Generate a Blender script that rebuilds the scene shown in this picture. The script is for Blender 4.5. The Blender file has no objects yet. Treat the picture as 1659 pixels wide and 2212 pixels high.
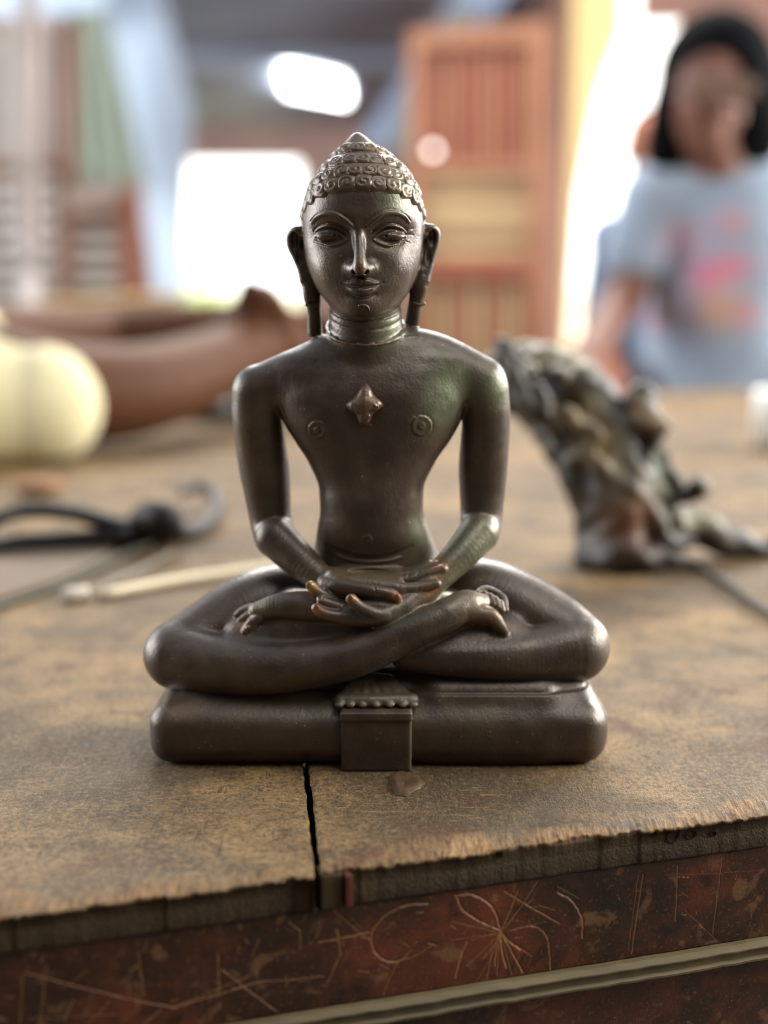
import bpy, math, random
import numpy as np
from mathutils import Vector, Matrix

# ------------------------------------------------------------------ camera
sc = bpy.context.scene
COL = sc.collection
PITCH = math.radians(11.05); FPX = 3000.0; CAMH = 0.223; CAMY = -0.600
IW, IH = 1659.0, 2212.0
cam_d = bpy.data.cameras.new('camera'); cam = bpy.data.objects.new('camera', cam_d); COL.objects.link(cam)
cam.location = (0, CAMY, CAMH); cam.rotation_euler = (math.pi/2 - PITCH, 0, 0)
cam_d.sensor_fit = 'HORIZONTAL'; cam_d.sensor_width = 36.0; cam_d.lens = FPX/IW*36.0
cam_d.clip_start = 0.01; cam_d.clip_end = 200
cam_d.dof.use_dof = True; cam_d.dof.focus_distance = 0.566
cam_d.dof.aperture_fstop = (cam_d.lens/1000.0)/0.0155
sc.camera = cam
# ------------------------------------------------------------------ world
w = bpy.data.worlds.new('world'); sc.world = w; w.use_nodes = True
bgn = w.node_tree.nodes['Background']; bgn.inputs[0].default_value = (1.0, 0.985, 0.94, 1); bgn.inputs[1].default_value = 2.2
# ------------------------------------------------------------------ lights (daylight at the side openings and doorway, plus added fills)
def area(name, loc, target, sx, sy, power, color):
    d = bpy.data.lights.new(name, 'AREA'); d.shape = 'RECTANGLE'; d.size = sx; d.size_y = sy; d.energy = power; d.color = color
    o = bpy.data.objects.new(name, d); COL.objects.link(o); o.location = loc
    o.rotation_euler = (Vector(target)-Vector(loc)).to_track_quat('-Z', 'Y').to_euler(); return o
area('daylight_right_opening', (2.4, 0.15, 1.05), (0, 0, 0.1), 1.3, 1.2, 52, (1.0, 0.97, 0.90))
area('daylight_left_opening', (-2.6, 1.0, 0.75), (0, 0, 0.1), 2.6, 1.6, 33, (0.96, 0.98, 1.0))
area('roof_fill_light', (0.1, 2.7, 2.2), (0.0, 0.8, 0), 2.4, 1.4, 165, (1.0, 0.97, 0.90))  # added lamp below the closed roof, brightens the far tabletop
area('front_fill_light', (0.7, -0.75, 1.9), (0, 0, 0.1), 1.0, 0.8, 7, (1.0, 0.96, 0.90))  # added fill from high in front; the front wall has no opening
area('rear_left_fill_light', (-4.2, 2.4, 0.9), (0.3, 8.5, 1.2), 2.0, 1.6, 115, (0.97, 0.98, 1.0))  # added fill for the roof, back wall and cabinet fronts
area('rear_right_fill_light', (5.2, 2.6, 0.9), (0, 8.5, 1.2), 2.0, 1.6, 85, (1.0, 0.98, 0.94))  # added fill that brightens the rear of the shed from the right
area('daylight_doorway_side', (1.9, 1.9, 0.75), (0, 0, 0.12), 0.9, 1.1, 34, (1.0, 0.97, 0.92))
# ------------------------------------------------------------------ exposure
sc.view_settings.view_transform = 'Standard'; sc.view_settings.look = 'None'
sc.view_settings.exposure = 1.0; sc.view_settings.gamma = 1.0; sc.view_settings.use_curve_mapping = False
sc.cycles.use_denoising = True
sc.cycles.max_bounces = 6

# ------------------------------------------------------------------ pixel <-> place
CP, SP = math.cos(PITCH), math.sin(PITCH)
def ray(px, py):
    dx = (px-IW/2)/FPX; dy = (IH/2-py)/FPX
    return np.array([dx, CP+SP*dy, -SP+CP*dy])
def at(px, py, y):
    d = ray(px, py); t = (y-CAMY)/d[1]
    return Vector((d[0]*t, y, CAMH+d[2]*t))
def gnd(px, py, z=0.0):
    d = ray(px, py); t = (z-CAMH)/d[2]
    return Vector((d[0]*t, CAMY+d[1]*t, z))
def wm(px, py, y):            # millimetres, y in mm (statue space)
    d = ray(px, py); t = (y-CAMY*1000)/d[1]
    return np.array([d[0]*t, y, CAMH*1000+d[2]*t])
def sl(r, g, b):
    def f(c):
        c /= 255.0
        return c/12.92 if c <= 0.04045 else ((c+0.055)/1.055)**2.4
    return (f(r), f(g), f(b), 1.0)

# ------------------------------------------------------------------ materials
class NT:
    def __init__(s, name):
        s.m = bpy.data.materials.new(name); s.m.use_nodes = True; s.t = s.m.node_tree
        s.b = s.t.nodes['Principled BSDF']; s.out = s.t.nodes['Material Output']
    def n(s, typ, **kw):
        nd = s.t.nodes.new(typ)
        for k, v in kw.items(): setattr(nd, k, v)
        return nd
    def l(s, a, b): s.t.links.new(a, b)
    def coord(s, scale=(1, 1, 1), rot=(0, 0, 0), which='Object'):
        tc = s.n('ShaderNodeTexCoord'); mp = s.n('ShaderNodeMapping')
        mp.inputs['Scale'].default_value = scale; mp.inputs['Rotation'].default_value = rot
        s.l(tc.outputs[which], mp.inputs[0]); return mp.outputs[0]
    def noise(s, vec, scale, detail=4, rough=0.55, dist=0.0):
        nd = s.n('ShaderNodeTexNoise'); s.l(vec, nd.inputs['Vector']); nd.inputs['Scale'].default_value = scale
        nd.inputs['Detail'].default_value = detail; nd.inputs['Roughness'].default_value = rough
        nd.inputs['Distortion'].default_value = dist; return nd.outputs['Fac']
    def ramp(s, fac, stops):
        r = s.n('ShaderNodeValToRGB'); s.l(fac, r.inputs[0]); el = r.color_ramp.elements
        while len(el) < len(stops): el.new(0.5)
        for e, (p, c) in zip(el, stops):
            e.position = p; e.color = c if len(c) == 4 else (*c, 1)
        return r.outputs[0]
    def mr(s, fac, a, b, c=0.0, d=1.0):
        r = s.n('ShaderNodeMapRange'); s.l(fac, r.inputs[0])
        for i, v in enumerate((a, b, c, d)): r.inputs[i+1].default_value = v
        return r.outputs[0]
    def mix(s, fac, a, b, mode='MIX'):
        m = s.n('ShaderNodeMix', data_type='RGBA', blend_type=mode)
        for sock, v in ((m.inputs[0], fac), (m.inputs[6], a), (m.inputs[7], b)):
            if isinstance(v, (tuple, float, int)): sock.default_value = v
            else: s.l(v, sock)
        return m.outputs[2]
    def math(s, op, a, b=None):
        m = s.n('ShaderNodeMath', operation=op)
        for i, v in enumerate((a, b)):
            if v is None: continue
            if isinstance(v, (int, float)): m.inputs[i].default_value = v
            else: s.l(v, m.inputs[i])
        return m.outputs[0]
    def attr(s, name):
        a = s.n('ShaderNodeAttribute'); a.attribute_name = name; return a
    def bump(s, h, strength=0.3, dist=0.001):
        b = s.n('ShaderNodeBump'); b.inputs['Strength'].default_value = strength; b.inputs['Distance'].default_value = dist
        s.l(h, b.inputs['Height']); s.l(b.outputs[0], s.b.inputs['Normal'])
    def set(s, **kw):
        for k, v in kw.items():
            sock = s.b.inputs[k.replace('_', ' ')]
            if isinstance(v, (tuple, float, int)): sock.default_value = v
            else: s.l(v, sock)
        return s

def plain(name, c, rough=0.6, var=0.25, scale=8.0, spec=0.3, metal=0.0, bump=0.0):
    t = NT(name); v = t.coord()
    f = t.noise(v, scale, 4)
    dark = tuple(x*(1-var) for x in c[:3])+(1,); light = tuple(min(1, x*(1+var)) for x in c[:3])+(1,)
    t.set(Base_Color=t.ramp(f, [(0.3, dark), (0.7, light)]), Roughness=rough, Metallic=metal)
    t.b.inputs['Specular IOR Level'].default_value = spec
    if bump: t.bump(f, bump, 0.01)
    return t.m
def emit(name, c, strength):
    t = NT(name); e = t.n('ShaderNodeEmission'); e.inputs[0].default_value = c; e.inputs[1].default_value = strength
    t.l(e.outputs[0], t.out.inputs[0]); return t.m
def wood(name, dark, light, axis='Z', scale=3.0, rough=0.5, var=6.0):
    t = NT(name); s = {'X': (0.12, 1, 1), 'Y': (1, 0.12, 1), 'Z': (1, 1, 0.12)}[axis]
    v = t.coord(tuple(q*scale for q in s)); f = t.noise(v, var*2, 5, 0.6, 0.4)
    t.set(Base_Color=t.ramp(f, [(0.3, dark), (0.7, light)]), Roughness=rough); t.bump(f, 0.2, 0.003); return t.m

# ------------------------------------------------------------------ mesh helpers
def link(name, me, mat=None, parent=None, smooth=False):
    o = bpy.data.objects.new(name, me); COL.objects.link(o)
    if mat is not None: me.materials.append(mat)
    if parent is not None: o.parent = parent
    if smooth: me.polygons.foreach_set('use_smooth', np.ones(len(me.polygons), dtype=bool))
    return o
def raw(name, V, F, mat=None, parent=None, smooth=False):
    me = bpy.data.meshes.new(name); me.from_pydata([tuple(v) for v in V], [], [tuple(f) for f in F]); me.validate(); me.update()
    return link(name, me, mat, parent, smooth)
def npmesh(name, V, Q, mat=None, parent=None, smooth=True, attrs=None):
    me = bpy.data.meshes.new(name); nv, nq = len(V), len(Q)
    me.vertices.add(nv); me.vertices.foreach_set('co', V.astype(np.float32).ravel())
    me.loops.add(nq*4); me.loops.foreach_set('vertex_index', Q.astype(np.int32).ravel())
    me.polygons.add(nq); me.polygons.foreach_set('loop_start', np.arange(0, nq*4, 4, dtype=np.int32))
    me.polygons.foreach_set('use_smooth', np.full(nq, smooth, dtype=bool))
    me.update(calc_edges=True); me.validate()
    for k, a in (attrs or {}).items():
        if a.ndim == 2:
            at_ = me.color_attributes.new(k, 'FLOAT_COLOR', 'POINT'); at_.data.foreach_set('color', a.astype(np.float32).ravel())
        else:
            at_ = me.attributes.new(k, 'FLOAT', 'POINT'); at_.data.foreach_set('value', a.astype(np.float32))
    return link(name, me, mat, parent)
def tag(o, label, cat, group=None, kind=None):
    o['label'] = label
    if cat: o['category'] = cat
    if group: o['group'] = group
    if kind: o['kind'] = kind
    return o
def empty(name, loc, label, cat, group=None, rz=0.0):
    o = bpy.data.objects.new(name, None); COL.objects.link(o); o.location = loc; o.rotation_euler = (0, 0, rz)
    o.empty_display_size = 0.05
    return tag(o, label, cat, group)
def keep(o, parent):          # parent without moving
    bpy.context.view_layer.update()
    o.parent = parent; o.matrix_parent_inverse = Matrix.Translation(-Vector(parent.location)) if not any(parent.rotation_euler) else parent.matrix_world.inverted()
    return o
BOXF = [(0, 3, 2, 1), (4, 5, 6, 7), (0, 1, 5, 4), (1, 2, 6, 5), (2, 3, 7, 6), (3, 0, 4, 7)]
def box(name, lo, hi, mat, parent=None, bev=0.0):
    x0, y0, z0 = lo; x1, y1, z1 = hi
    V = [(x0, y0, z0), (x1, y0, z0), (x1, y1, z0), (x0, y1, z0), (x0, y0, z1), (x1, y0, z1), (x1, y1, z1), (x0, y1, z1)]
    o = raw(name, V, BOXF, mat)
    if parent: keep(o, parent)
    if bev:
        m = o.modifiers.new('bevel', 'BEVEL'); m.width = bev; m.segments = 2; m.limit_method = 'NONE'
    return o
def slabpoly(name, pts, y, th, mat, parent=None, bev=0.0):
    """a board with the outline pts (pixels of its front face seen at depth y), th metres thick"""
    P = [at(px, py, y) for px, py in pts]; n = len(P)
    V = [tuple(p) for p in P]+[(p.x, p.y+th, p.z) for p in P]
    F = [tuple(range(n)), tuple(range(2*n-1, n-1, -1))]+[(i, n+i, n+(i+1) % n, (i+1) % n) for i in range(n)]
    me = bpy.data.meshes.new(name); me.from_pydata(V, [], F)
    import bmesh
    b = bmesh.new(); b.from_mesh(me); bmesh.ops.recalc_face_normals(b, faces=b.faces); b.to_mesh(me); b.free()
    o = link(name, me, mat)
    if parent: keep(o, parent)
    if bev:
        m = o.modifiers.new('bevel', 'BEVEL'); m.width = bev; m.segments = 2; m.limit_method = 'ANGLE'
    return o
def catmull(P, n=8):
    P = np.asarray(P, float)
    if len(P) < 3:
        t = np.linspace(0, 1, n+1)[:, None]; return P[0]*(1-t)+P[-1]*t
    Q = np.vstack([2*P[0]-P[1], P, 2*P[-1]-P[-2]]); out = []
    for i in range(1, len(Q)-2):
        a, b, c, d = Q[i-1], Q[i], Q[i+1], Q[i+2]
        for t in np.linspace(0, 1, n, endpoint=False):
            out.append(0.5*((2*b)+(-a+c)*t+(2*a-5*b+4*c-d)*t*t+(-a+3*b-3*c+d)*t**3))
    out.append(Q[-2]); return np.array(out)
def tube(name, pts, r, mat, parent=None, seg=10, n=8, flat=1.0):
    """tube along points, radius may vary; flat squashes it vertically"""
    R = np.interp(np.linspace(0, 1, n*(len(pts)-1)+1), np.linspace(0, 1, len(pts)), r) if hasattr(r, '__len__') else None
    C = catmull([tuple(p) for p in pts], n); m = len(C)
    if R is None: R = np.full(m, r)
    elif len(R) != m: R = np.interp(np.linspace(0, 1, m), np.linspace(0, 1, len(R)), R)
    T = np.gradient(C, axis=0); T /= np.linalg.norm(T, axis=1)[:, None]+1e-12
    V = []; F = []
    for i in range(m):
        up = np.array([0, 0, 1.0]) if abs(T[i][2]) < 0.95 else np.array([0, 1.0, 0])
        a = np.cross(T[i], up); a /= np.linalg.norm(a); b = np.cross(a, T[i])
        for j in range(seg):
            th = 2*math.pi*j/seg; V.append(C[i]+R[i]*(math.cos(th)*a+flat*math.sin(th)*b))
    for i in range(m-1):
        for j in range(seg):
            F.append((i*seg+j, i*seg+(j+1) % seg, (i+1)*seg+(j+1) % seg, (i+1)*seg+j))
    F.append(tuple(range(seg-1, -1, -1))); F.append(tuple(range((m-1)*seg, m*seg)))
    o = raw(name, V, F, mat, None, True)
    if parent: keep(o, parent)
    return o

# ------------------------------------------------------------------ implicit sculpting engine
f32 = np.float32
class Ops(list):
    def add(self, fn, lo, hi, k, mode): self.append((fn, np.asarray(lo, float)-k-0.5, np.asarray(hi, float)+k+0.5, k, mode))
    def chain(self, P, R, k=1.0, mode='add', n=5, flat=None):
        P = np.asarray(P, float); R = np.asarray(R, float)*np.ones(len(P)); n = (13 if R.max() > 12.5 else 7) if (n == 5 and 4 < R.max() < 40) else n
        if len(P) > 2 and n > 1:
            D = catmull(np.hstack([P, R[:, None]]), n); P, R = D[:, :3], D[:, 3]
        P = P.astype(f32); R = R.astype(f32)
        ax, fl = (None, 1.0) if flat is None else (np.asarray(flat[0], f32)/np.linalg.norm(flat[0]), flat[1])
        def fn(X):
            best = None
            for a, b, ra, rb in zip(P[:-1], P[1:], R[:-1], R[1:]):
                ab = b-a; L = float(ab@ab)+1e-9; pa = X-a
                t = np.clip((pa@ab)/L, 0, 1)
                v = pa-t[:, None]*ab
                if ax is not None:
                    q = v@ax; v = v+(q*(1.0/fl-1.0))[:, None]*ax
                d = np.sqrt(np.einsum('ij,ij->i', v, v))-(ra+(rb-ra)*t)
                best = d if best is None else np.minimum(best, d)
            return best if ax is None else best*min(1.0, fl*1.3)
        m = R[:, None]; self.add(fn, (P-m).min(0), (P+m).max(0), k, mode); return self
    def ell(self, c, r, k=1.0, mode='add', rot=None):
        c = np.asarray(c, f32); r = np.asarray(r, f32); M = None if rot is None else np.asarray(rot, f32)
        def fn(X):
            q = X-c
            if M is not None: q = q@M
            k0 = np.sqrt(((q/r)**2).sum(1)); k1 = np.sqrt(((q/(r*r))**2).sum(1))+1e-9
            return k0*(k0-1)/k1
        R = max(r) if rot is not None else r
        self.add(fn, c-R, c+R, k, mode); return self
    def bump(self, c, s, amp, mode='disp'):
        c = np.asarray(c, f32); s = np.asarray(s, f32)*np.ones(3, f32)
        def fn(X): return -amp*np.exp(-(((X-c)/s)**2).sum(1))
        self.add(fn, c-2.6*s, c+2.6*s, 0.0, 'disp'); return self
    def rbox(self, c, h, r, k=1.0, mode='add', rot=None):
        c = np.asarray(c, f32); h = np.asarray(h, f32)-r; M = None if rot is None else np.asarray(rot, f32)
        def fn(X):
            q = X-c
            if M is not None: q = q@M
            q = np.abs(q)-h
            return np.sqrt((np.maximum(q, 0)**2).sum(1))+np.minimum(q.max(1), 0)-r
        R = (np.linalg.norm(h)+r) if rot is not None else h+r
        self.add(fn, c-R, c+R, k, mode); return self
    def loft(self, tab, k=1.0, mode='add', n=2.2, z=None):
        """rows: z, cx, cy, half width, half depth front, half depth back"""
        T = np.array(sorted(tab), float); zs = np.linspace(T[0, 0], T[-1, 0], 160)
        def pch(x, y):
            h = np.diff(x); d = np.diff(y)/h; m = np.zeros(len(y))
            m[1:-1] = np.where(d[:-1]*d[1:] > 0, 2*d[:-1]*d[1:]/(d[:-1]+d[1:]+1e-12), 0); m[0], m[-1] = d[0], d[-1]
            i = np.clip(np.searchsorted(x, zs)-1, 0, len(h)-1); t = (zs-x[i])/h[i]
            return ((1+2*t)*(1-t)**2*y[i]+t*(1-t)**2*h[i]*m[i]+t*t*(3-2*t)*y[i+1]+t*t*(t-1)*h[i]*m[i+1])
        C = [pch(T[:, 0], T[:, j]) for j in range(1, 6)]
        def fn(X):
            zz = X[:, 2]; cx, cy, a, bf, bb = (np.interp(zz, zs, c).astype(f32) for c in C)
            x = X[:, 0]-cx; y = X[:, 1]-cy; b = np.where(y < 0, bf, bb)
            rho = ((np.abs(x)/a)**n+(np.abs(y)/b)**n)**(1/n)+1e-6
            r = np.sqrt(x*x+y*y); br = np.where(r < 1e-3, np.minimum(a, b), r/rho)
            d = r-br; out = np.maximum(zs[0]-zz, zz-zs[-1])
            return np.where(out > 0, np.maximum(d, out), d).astype(f32)
        lo = (min(T[:, 1]-T[:, 3]), min(T[:, 2]-T[:, 4]), T[0, 0]); hi = (max(T[:, 1]+T[:, 3]), max(T[:, 2]+T[:, 5]), T[-1, 0])
        self.add(fn, lo, hi, k, mode); return self
    def field(self, X, sel=None):
        X = X.astype(f32); d = np.full(len(X), 1e3, f32)
        for fn, lo, hi, k, mode in (self if sel is None else sel):
            if mode == 'disp': d += fn(X).astype(f32); continue
            v = fn(X).astype(f32)
            if mode == 'add':
                if k > 0:
                    h = np.maximum(k-np.abs(d-v), 0)/k; d = np.minimum(d, v)-h*h*k*0.25
                else: d = np.minimum(d, v)
            elif mode == 'sub':
                h = np.maximum(k-np.abs(d+v), 0)/max(k, 1e-6); d = np.maximum(d, -v)+h*h*k*0.25
            elif mode == 'and':
                h = np.maximum(k-np.abs(d-v), 0)/max(k, 1e-6); d = np.maximum(d, v)+h*h*k*0.25
        return d
    def cast(self, px, py, y0=-60.0, y1=60.0, steps=480):
        """where the pixel's ray first meets the surface (mm)"""
        px = np.atleast_1d(np.asarray(px, float)); py = np.atleast_1d(np.asarray(py, float)); out = []
        for a, b in zip(px, py):
            ys = np.linspace(y0, y1, steps); d = ray(a, b); t = (ys-CAMY*1000)/d[1]
            X = d[None, :]*t[:, None]; X[:, 1] += CAMY*1000; X[:, 2] += CAMH*1000
            v = self.field(X); i = np.argmax(v < 0)
            if v[i] >= 0: i = np.argmin(v); out.append(X[i]); continue
            if i == 0: out.append(X[0]); continue
            u = v[i-1]/(v[i-1]-v[i]); out.append(X[i-1]*(1-u)+X[i]*u)
        return np.array(out)

def polygonise(ops, lo, hi, h, keepbox=None, dropboxes=(), B=12):
    lo = np.asarray(lo, float); nb = np.ceil((np.asarray(hi)-lo)/(h*B)).astype(int); N = nb*B
    vol = np.full(tuple(N+1), 9.0, f32)
    ii = np.stack(np.meshgrid(*[np.arange(B)]*3, indexing='ij'), -1).reshape(-1, 3)
    half = B*h/2
    cen = np.stack(np.meshgrid(*[np.arange(n) for n in nb], indexing='ij'), -1).reshape(-1, 3)
    X = lo+(cen+0.5)*B*h
    F = ops.field(X)
    near = np.abs(F) < half*1.733*1.9+1.0
    for c, v, nr in zip(cen, F, near):
        a = c*B
        if not nr:
            if v < 0: vol[a[0]:a[0]+B, a[1]:a[1]+B, a[2]:a[2]+B] = -9.0
            continue
        blo = lo+a*h; bhi = blo+B*h
        sel = [o for o in ops if o[4] == 'and' or ((o[1] <= bhi).all() and (o[2] >= blo).all())]
        if not sel: continue
        P = blo+ii*h
        vol[a[0]:a[0]+B, a[1]:a[1]+B, a[2]:a[2]+B] = ops.field(P, sel).reshape(B, B, B)
    S = vol < 0
    cnt = np.zeros(tuple(N), np.uint8)
    for dx in (0, 1):
        for dy in (0, 1):
            for dz in (0, 1): cnt += S[dx:dx+N[0], dy:dy+N[1], dz:dz+N[2]]
    act = (cnt > 0) & (cnt < 8); cells = np.argwhere(act); idx = np.full(tuple(N), -1, np.int32)
    idx[cells[:, 0], cells[:, 1], cells[:, 2]] = np.arange(len(cells))
    cor = [(0, 0, 0), (1, 0, 0), (0, 1, 0), (1, 1, 0), (0, 0, 1), (1, 0, 1), (0, 1, 1), (1, 1, 1)]
    val = np.stack([vol[cells[:, 0]+c[0], cells[:, 1]+c[1], cells[:, 2]+c[2]] for c in cor], 1)
    acc = np.zeros((len(cells), 3), f32); cn = np.zeros(len(cells), f32)
    for a, b in ((0, 1), (2, 3), (4, 5), (6, 7), (0, 2), (1, 3), (4, 6), (5, 7), (0, 4), (1, 5), (2, 6), (3, 7)):
        m = (val[:, a] < 0) != (val[:, b] < 0); t = np.where(m, val[:, a]/(val[:, a]-val[:, b]+1e-12), 0)
        t = np.clip(t, 0, 1)
        p = np.asarray(cor[a], f32)[None]+t[:, None]*(np.asarray(cor[b], f32)-np.asarray(cor[a], f32))[None]
        acc += np.where(m[:, None], p, 0); cn += m
    V = lo+(cells+acc/np.maximum(cn, 1)[:, None])*h
    Q = []
    for ax in range(3):
        e1, e2 = [(1, 2), (2, 0), (0, 1)][ax]
        A = S[tuple(slice(0, N[k]) if k != ax else slice(0, N[ax]) for k in range(3))]
        Bv = S[tuple(slice(0, N[k]) if k != ax else slice(1, N[ax]+1) for k in range(3))]
        e = np.argwhere(A != Bv); e = e[(e[:, e1] > 0) & (e[:, e2] > 0)]
        s = A[e[:, 0], e[:, 1], e[:, 2]]
        o1 = np.zeros(3, int); o1[e1] = 1; o2 = np.zeros(3, int); o2[e2] = 1
        q = [idx[tuple((e-d).T)] for d in (0*o1, o1, o1+o2, o2)]
        q = np.stack(q, 1); q[~s] = q[~s][:, ::-1]; q = q[(q >= 0).all(1)]
        Q.append(q[:, ::-1] if False else q)
    Q = np.concatenate(Q)
    fc = V[Q].mean(1)
    k = np.ones(len(Q), bool)
    if keepbox is not None: k &= ((fc >= keepbox[0]) & (fc <= keepbox[1])).all(1)
    for b in dropboxes: k &= ~(((fc > b[0]) & (fc < b[1])).all(1))
    Q = Q[k]; used = np.unique(Q); mp = np.full(len(V), -1, np.int64); mp[used] = np.arange(len(used))
    return V[used], mp[Q]
def merge(parts):
    V = []; Q = []; n = 0
    for v, q in parts: V.append(v); Q.append(q+n); n += len(v)
    return np.concatenate(V), np.concatenate(Q)

# ================================================================== THE STATUE
def bronze_material():
    t = NT('aged_bronze'); v = t.coord()
    big = t.noise(v, 28, 5, 0.6, 0.3); mid = t.noise(v, 120, 4, 0.6); fine = t.noise(v, 900, 3, 0.6)
    base = t.ramp(big, [(0.30, sl(56, 44, 38)), (0.55, sl(80, 65, 55)), (0.75, sl(104, 88, 68))])
    base = t.mix(t.mr(mid, 0.45, 0.75, 0, 0.45), base, sl(92, 84, 62))
    tn = t.attr('tint'); base = t.mix(tn.outputs['Alpha'], base, tn.outputs['Color'])
    geo = t.n('ShaderNodeNewGeometry')
    dust = t.mr(geo.outputs['Pointiness'], 0.492, 0.44, 0, 0.62); dust = t.math('MULTIPLY', dust, t.mr(mid, 0.3, 0.65, 0.2, 1))
    base = t.mix(dust, base, sl(128, 108, 84))
    worn = t.mr(geo.outputs['Pointiness'], 0.52, 0.58, 0, 0.5)
    base = t.mix(worn, base, sl(118, 84, 58))
    vor = t.n('ShaderNodeTexVoronoi'); vor.inputs['Scale'].default_value = 240; t.l(v, vor.inputs['Vector'])
    spk = t.math('MULTIPLY', t.mr(vor.outputs['Distance'], 0.10, 0.05), t.mr(mid, 0.44, 0.54, 0, 0.9))
    base = t.mix(spk, base, sl(170, 140, 100))
    t.set(Base_Color=base, Metallic=0.25, Roughness=t.mr(mid, 0.3, 0.7, 0.27, 0.46))
    t.b.inputs['Specular IOR Level'].default_value = 0.75
    s = t.coord((1, 1, 0.25)); scr = t.noise(s, 700, 3, 0.7)
    h = t.math('ADD', t.math('MULTIPLY', fine, 0.5), t.math('ADD', t.math('MULTIPLY', mid, 1.2), t.math('MULTIPLY', scr, 0.4)))
    t.bump(h, 0.36, 0.0007); return t.m
M_BRONZE = bronze_material()

STATUE_AT = Vector((-0.004, 0.004, 0.0))
statue = empty('buddha_statue', STATUE_AT, 'dark bronze seated statue of a meditating figure in lotus pose on the table edge', 'statue')

def P3(*rows): return np.array([wm(*r) for r in rows])
body = Ops()
# ---- trunk
trunk = [(1345, 640, 980, 16, 22, 26), (1250, 660, 965, 14, 22, 26), (1190, 678, 944, 12, 20, 25), (1150, 684, 928, 9, 19, 21), (1100, 691, 914, 7, 18, 18),
         (1060, 689, 915, 6, 18, 18), (1000, 666, 940, 6, 18.5, 19), (950, 634, 974, 6, 20, 20), (900, 606, 1000, 6, 21, 21), (850, 592, 1012, 6, 20.5, 21),
         (805, 592, 1015, 6, 18, 20), (772, 612, 1000, 6, 15, 18), (748, 660, 945, 6, 12.5, 15), (728, 690, 895, 6, 10.5, 12)]
rows = []
for py, xl, xr, cy, bf, bb in trunk:
    a = wm(xl, py, 3); b = wm(xr, py, 3); rows.append((a[2], (a[0]+b[0])/2, cy, (b[0]-a[0])/2, bf, bb))
body.loft(rows, k=0, n=2.35)
# shoulders and trapezius
body.chain(P3((775, 752, 5), (680, 790, 6), (565, 842, 8)), [9, 10.5, 11.2], k=5)
body.chain(P3((810, 745, 5), (930, 768, 6), (1036, 826, 8)), [9, 10.5, 11.8], k=5)
# neck
body.chain(P3((791, 745, 6), (790, 690, 4), (788, 640, 4)), [16.2, 15.6, 15.5], k=3.5, n=1)
# pectorals, belly
body.bump(wm(690, 900, -14), (14, 8, 12), 1.6); body.bump(wm(900, 890, -14), (14, 8, 12), 1.6)
body.bump(wm(800, 1130, -12), (17, 10, 15), 3.8); body.bump(wm(795, 1010, -12), (5, 6, 18), -0.7)
# ---- arms
body.chain(P3((556, 845, 8), (555, 905, 9), (569, 1000, 12), (577, 1060, 13), (584, 1120, 12), (592, 1160, 8)), [11.2, 10.8, 11.2, 10.4, 9.3, 8.9], k=1.5)
body.chain(P3((1043, 848, 8), (1050, 905, 9), (1044, 1000, 12), (1042, 1060, 13), (1040, 1110, 12), (1037, 1148, 8)), [11.4, 10.6, 10.9, 10.2, 9.4, 8.9], k=1.5)
body.chain(P3((596, 1162, 4), (640, 1204, -3), (690, 1246, -11), (712, 1258, -14)), [9.2, 8.0, 6.0, 5.0], k=1.2)
body.chain(P3((1034, 1152, 4), (992, 1200, -5), (932, 1260, -14), (880, 1306, -22)), [9.0, 7.5, 6.0, 5.2], k=1.2)
# ---- legs
body.chain(P3((690, 1290, 20), (560, 1312, 10), (450, 1372, 0), (385, 1412, -8)), [19, 17.5, 16, 15], k=4)
body.chain(P3((920, 1285, 20), (1060, 1295, 10), (1180, 1350, 0), (1242, 1395, -8)), [19, 18, 16.5, 15.4], k=4)
body.chain(P3((1240, 1400, -10), (1120, 1418, -17), (980, 1418, -20), (880, 1410, -19)), [15, 11.5, 9, 8], k=1.5)          # right shin
body.chain(P3((385, 1416, -10), (480, 1436, -19), (620, 1440, -24), (760, 1418, -27), (880, 1368, -27), (965, 1330, -24), (1015, 1310, -20)),
           [15, 12.8, 11.2, 9.6, 8.2, 7.2, 5.2], k=1.5)                                                               # left shin, crossing over
body.chain(P3((640, 1345, -8), (800, 1350, -12), (960, 1345, -8)), [15, 14, 14], k=3)                                        # lap
body.chain(P3((930, 1372, -15), (1010, 1372, -13), (1095, 1375, -11)), [8.5, 9.5, 10], k=4)
body.chain(P3((530, 1376, -11), (640, 1374, -14), (770, 1368, -17)), [10, 10, 9], k=4)
# ---- feet resting on the thighs
body.chain(P3((965, 1325, -24), (1005, 1300, -20), (1040, 1302, -17)), [6.6, 5.2, 4.0], k=1.2)
body.chain(P3((1020, 1326, -22), (1058, 1330, -22), (1078, 1350, -22), (1088, 1362, -22)), [4.4, 3.8, 2.9, 2.1], k=2.2)
for a, b, r in (((1034, 1283, -13), (1044, 1300, -17), 1.8), ((1047, 1284, -14), (1056, 1303, -18), 1.75), ((1059, 1289, -15), (1067, 1307, -19), 1.7),
                ((1070, 1295, -16), (1077, 1312, -20), 1.65), ((1081, 1303, -17), (1085, 1319, -21), 1.6)):
    body.chain(P3(a, b), [r, r*0.95], k=0.3, n=1)
body.chain(P3((1024, 1292, -12), (1050, 1275, -8), (1084, 1292, -11), (1092, 1318, -16)), [2.2, 2.1, 2.1, 1.6], k=0.4)
body.chain(P3((745, 1322, -21), (670, 1312, -19), (610, 1312, -17), (560, 1320, -15)), [6.0, 7.0, 6.4, 4.4], k=1.5)
body.chain(P3((560, 1312, -14), (530, 1318, -12), (513, 1328, -12)), [2.6, 2.2, 1.7], k=0.5)
body.chain(P3((556, 1326, -16), (534, 1332, -15), (520, 1340, -15)), [2.4, 2.0, 1.6], k=0.4)
body.chain(P3((560, 1336, -18), (542, 1348, -18), (532, 1364, -19)), [2.8, 2.5, 2.3], k=0.5)
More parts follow.
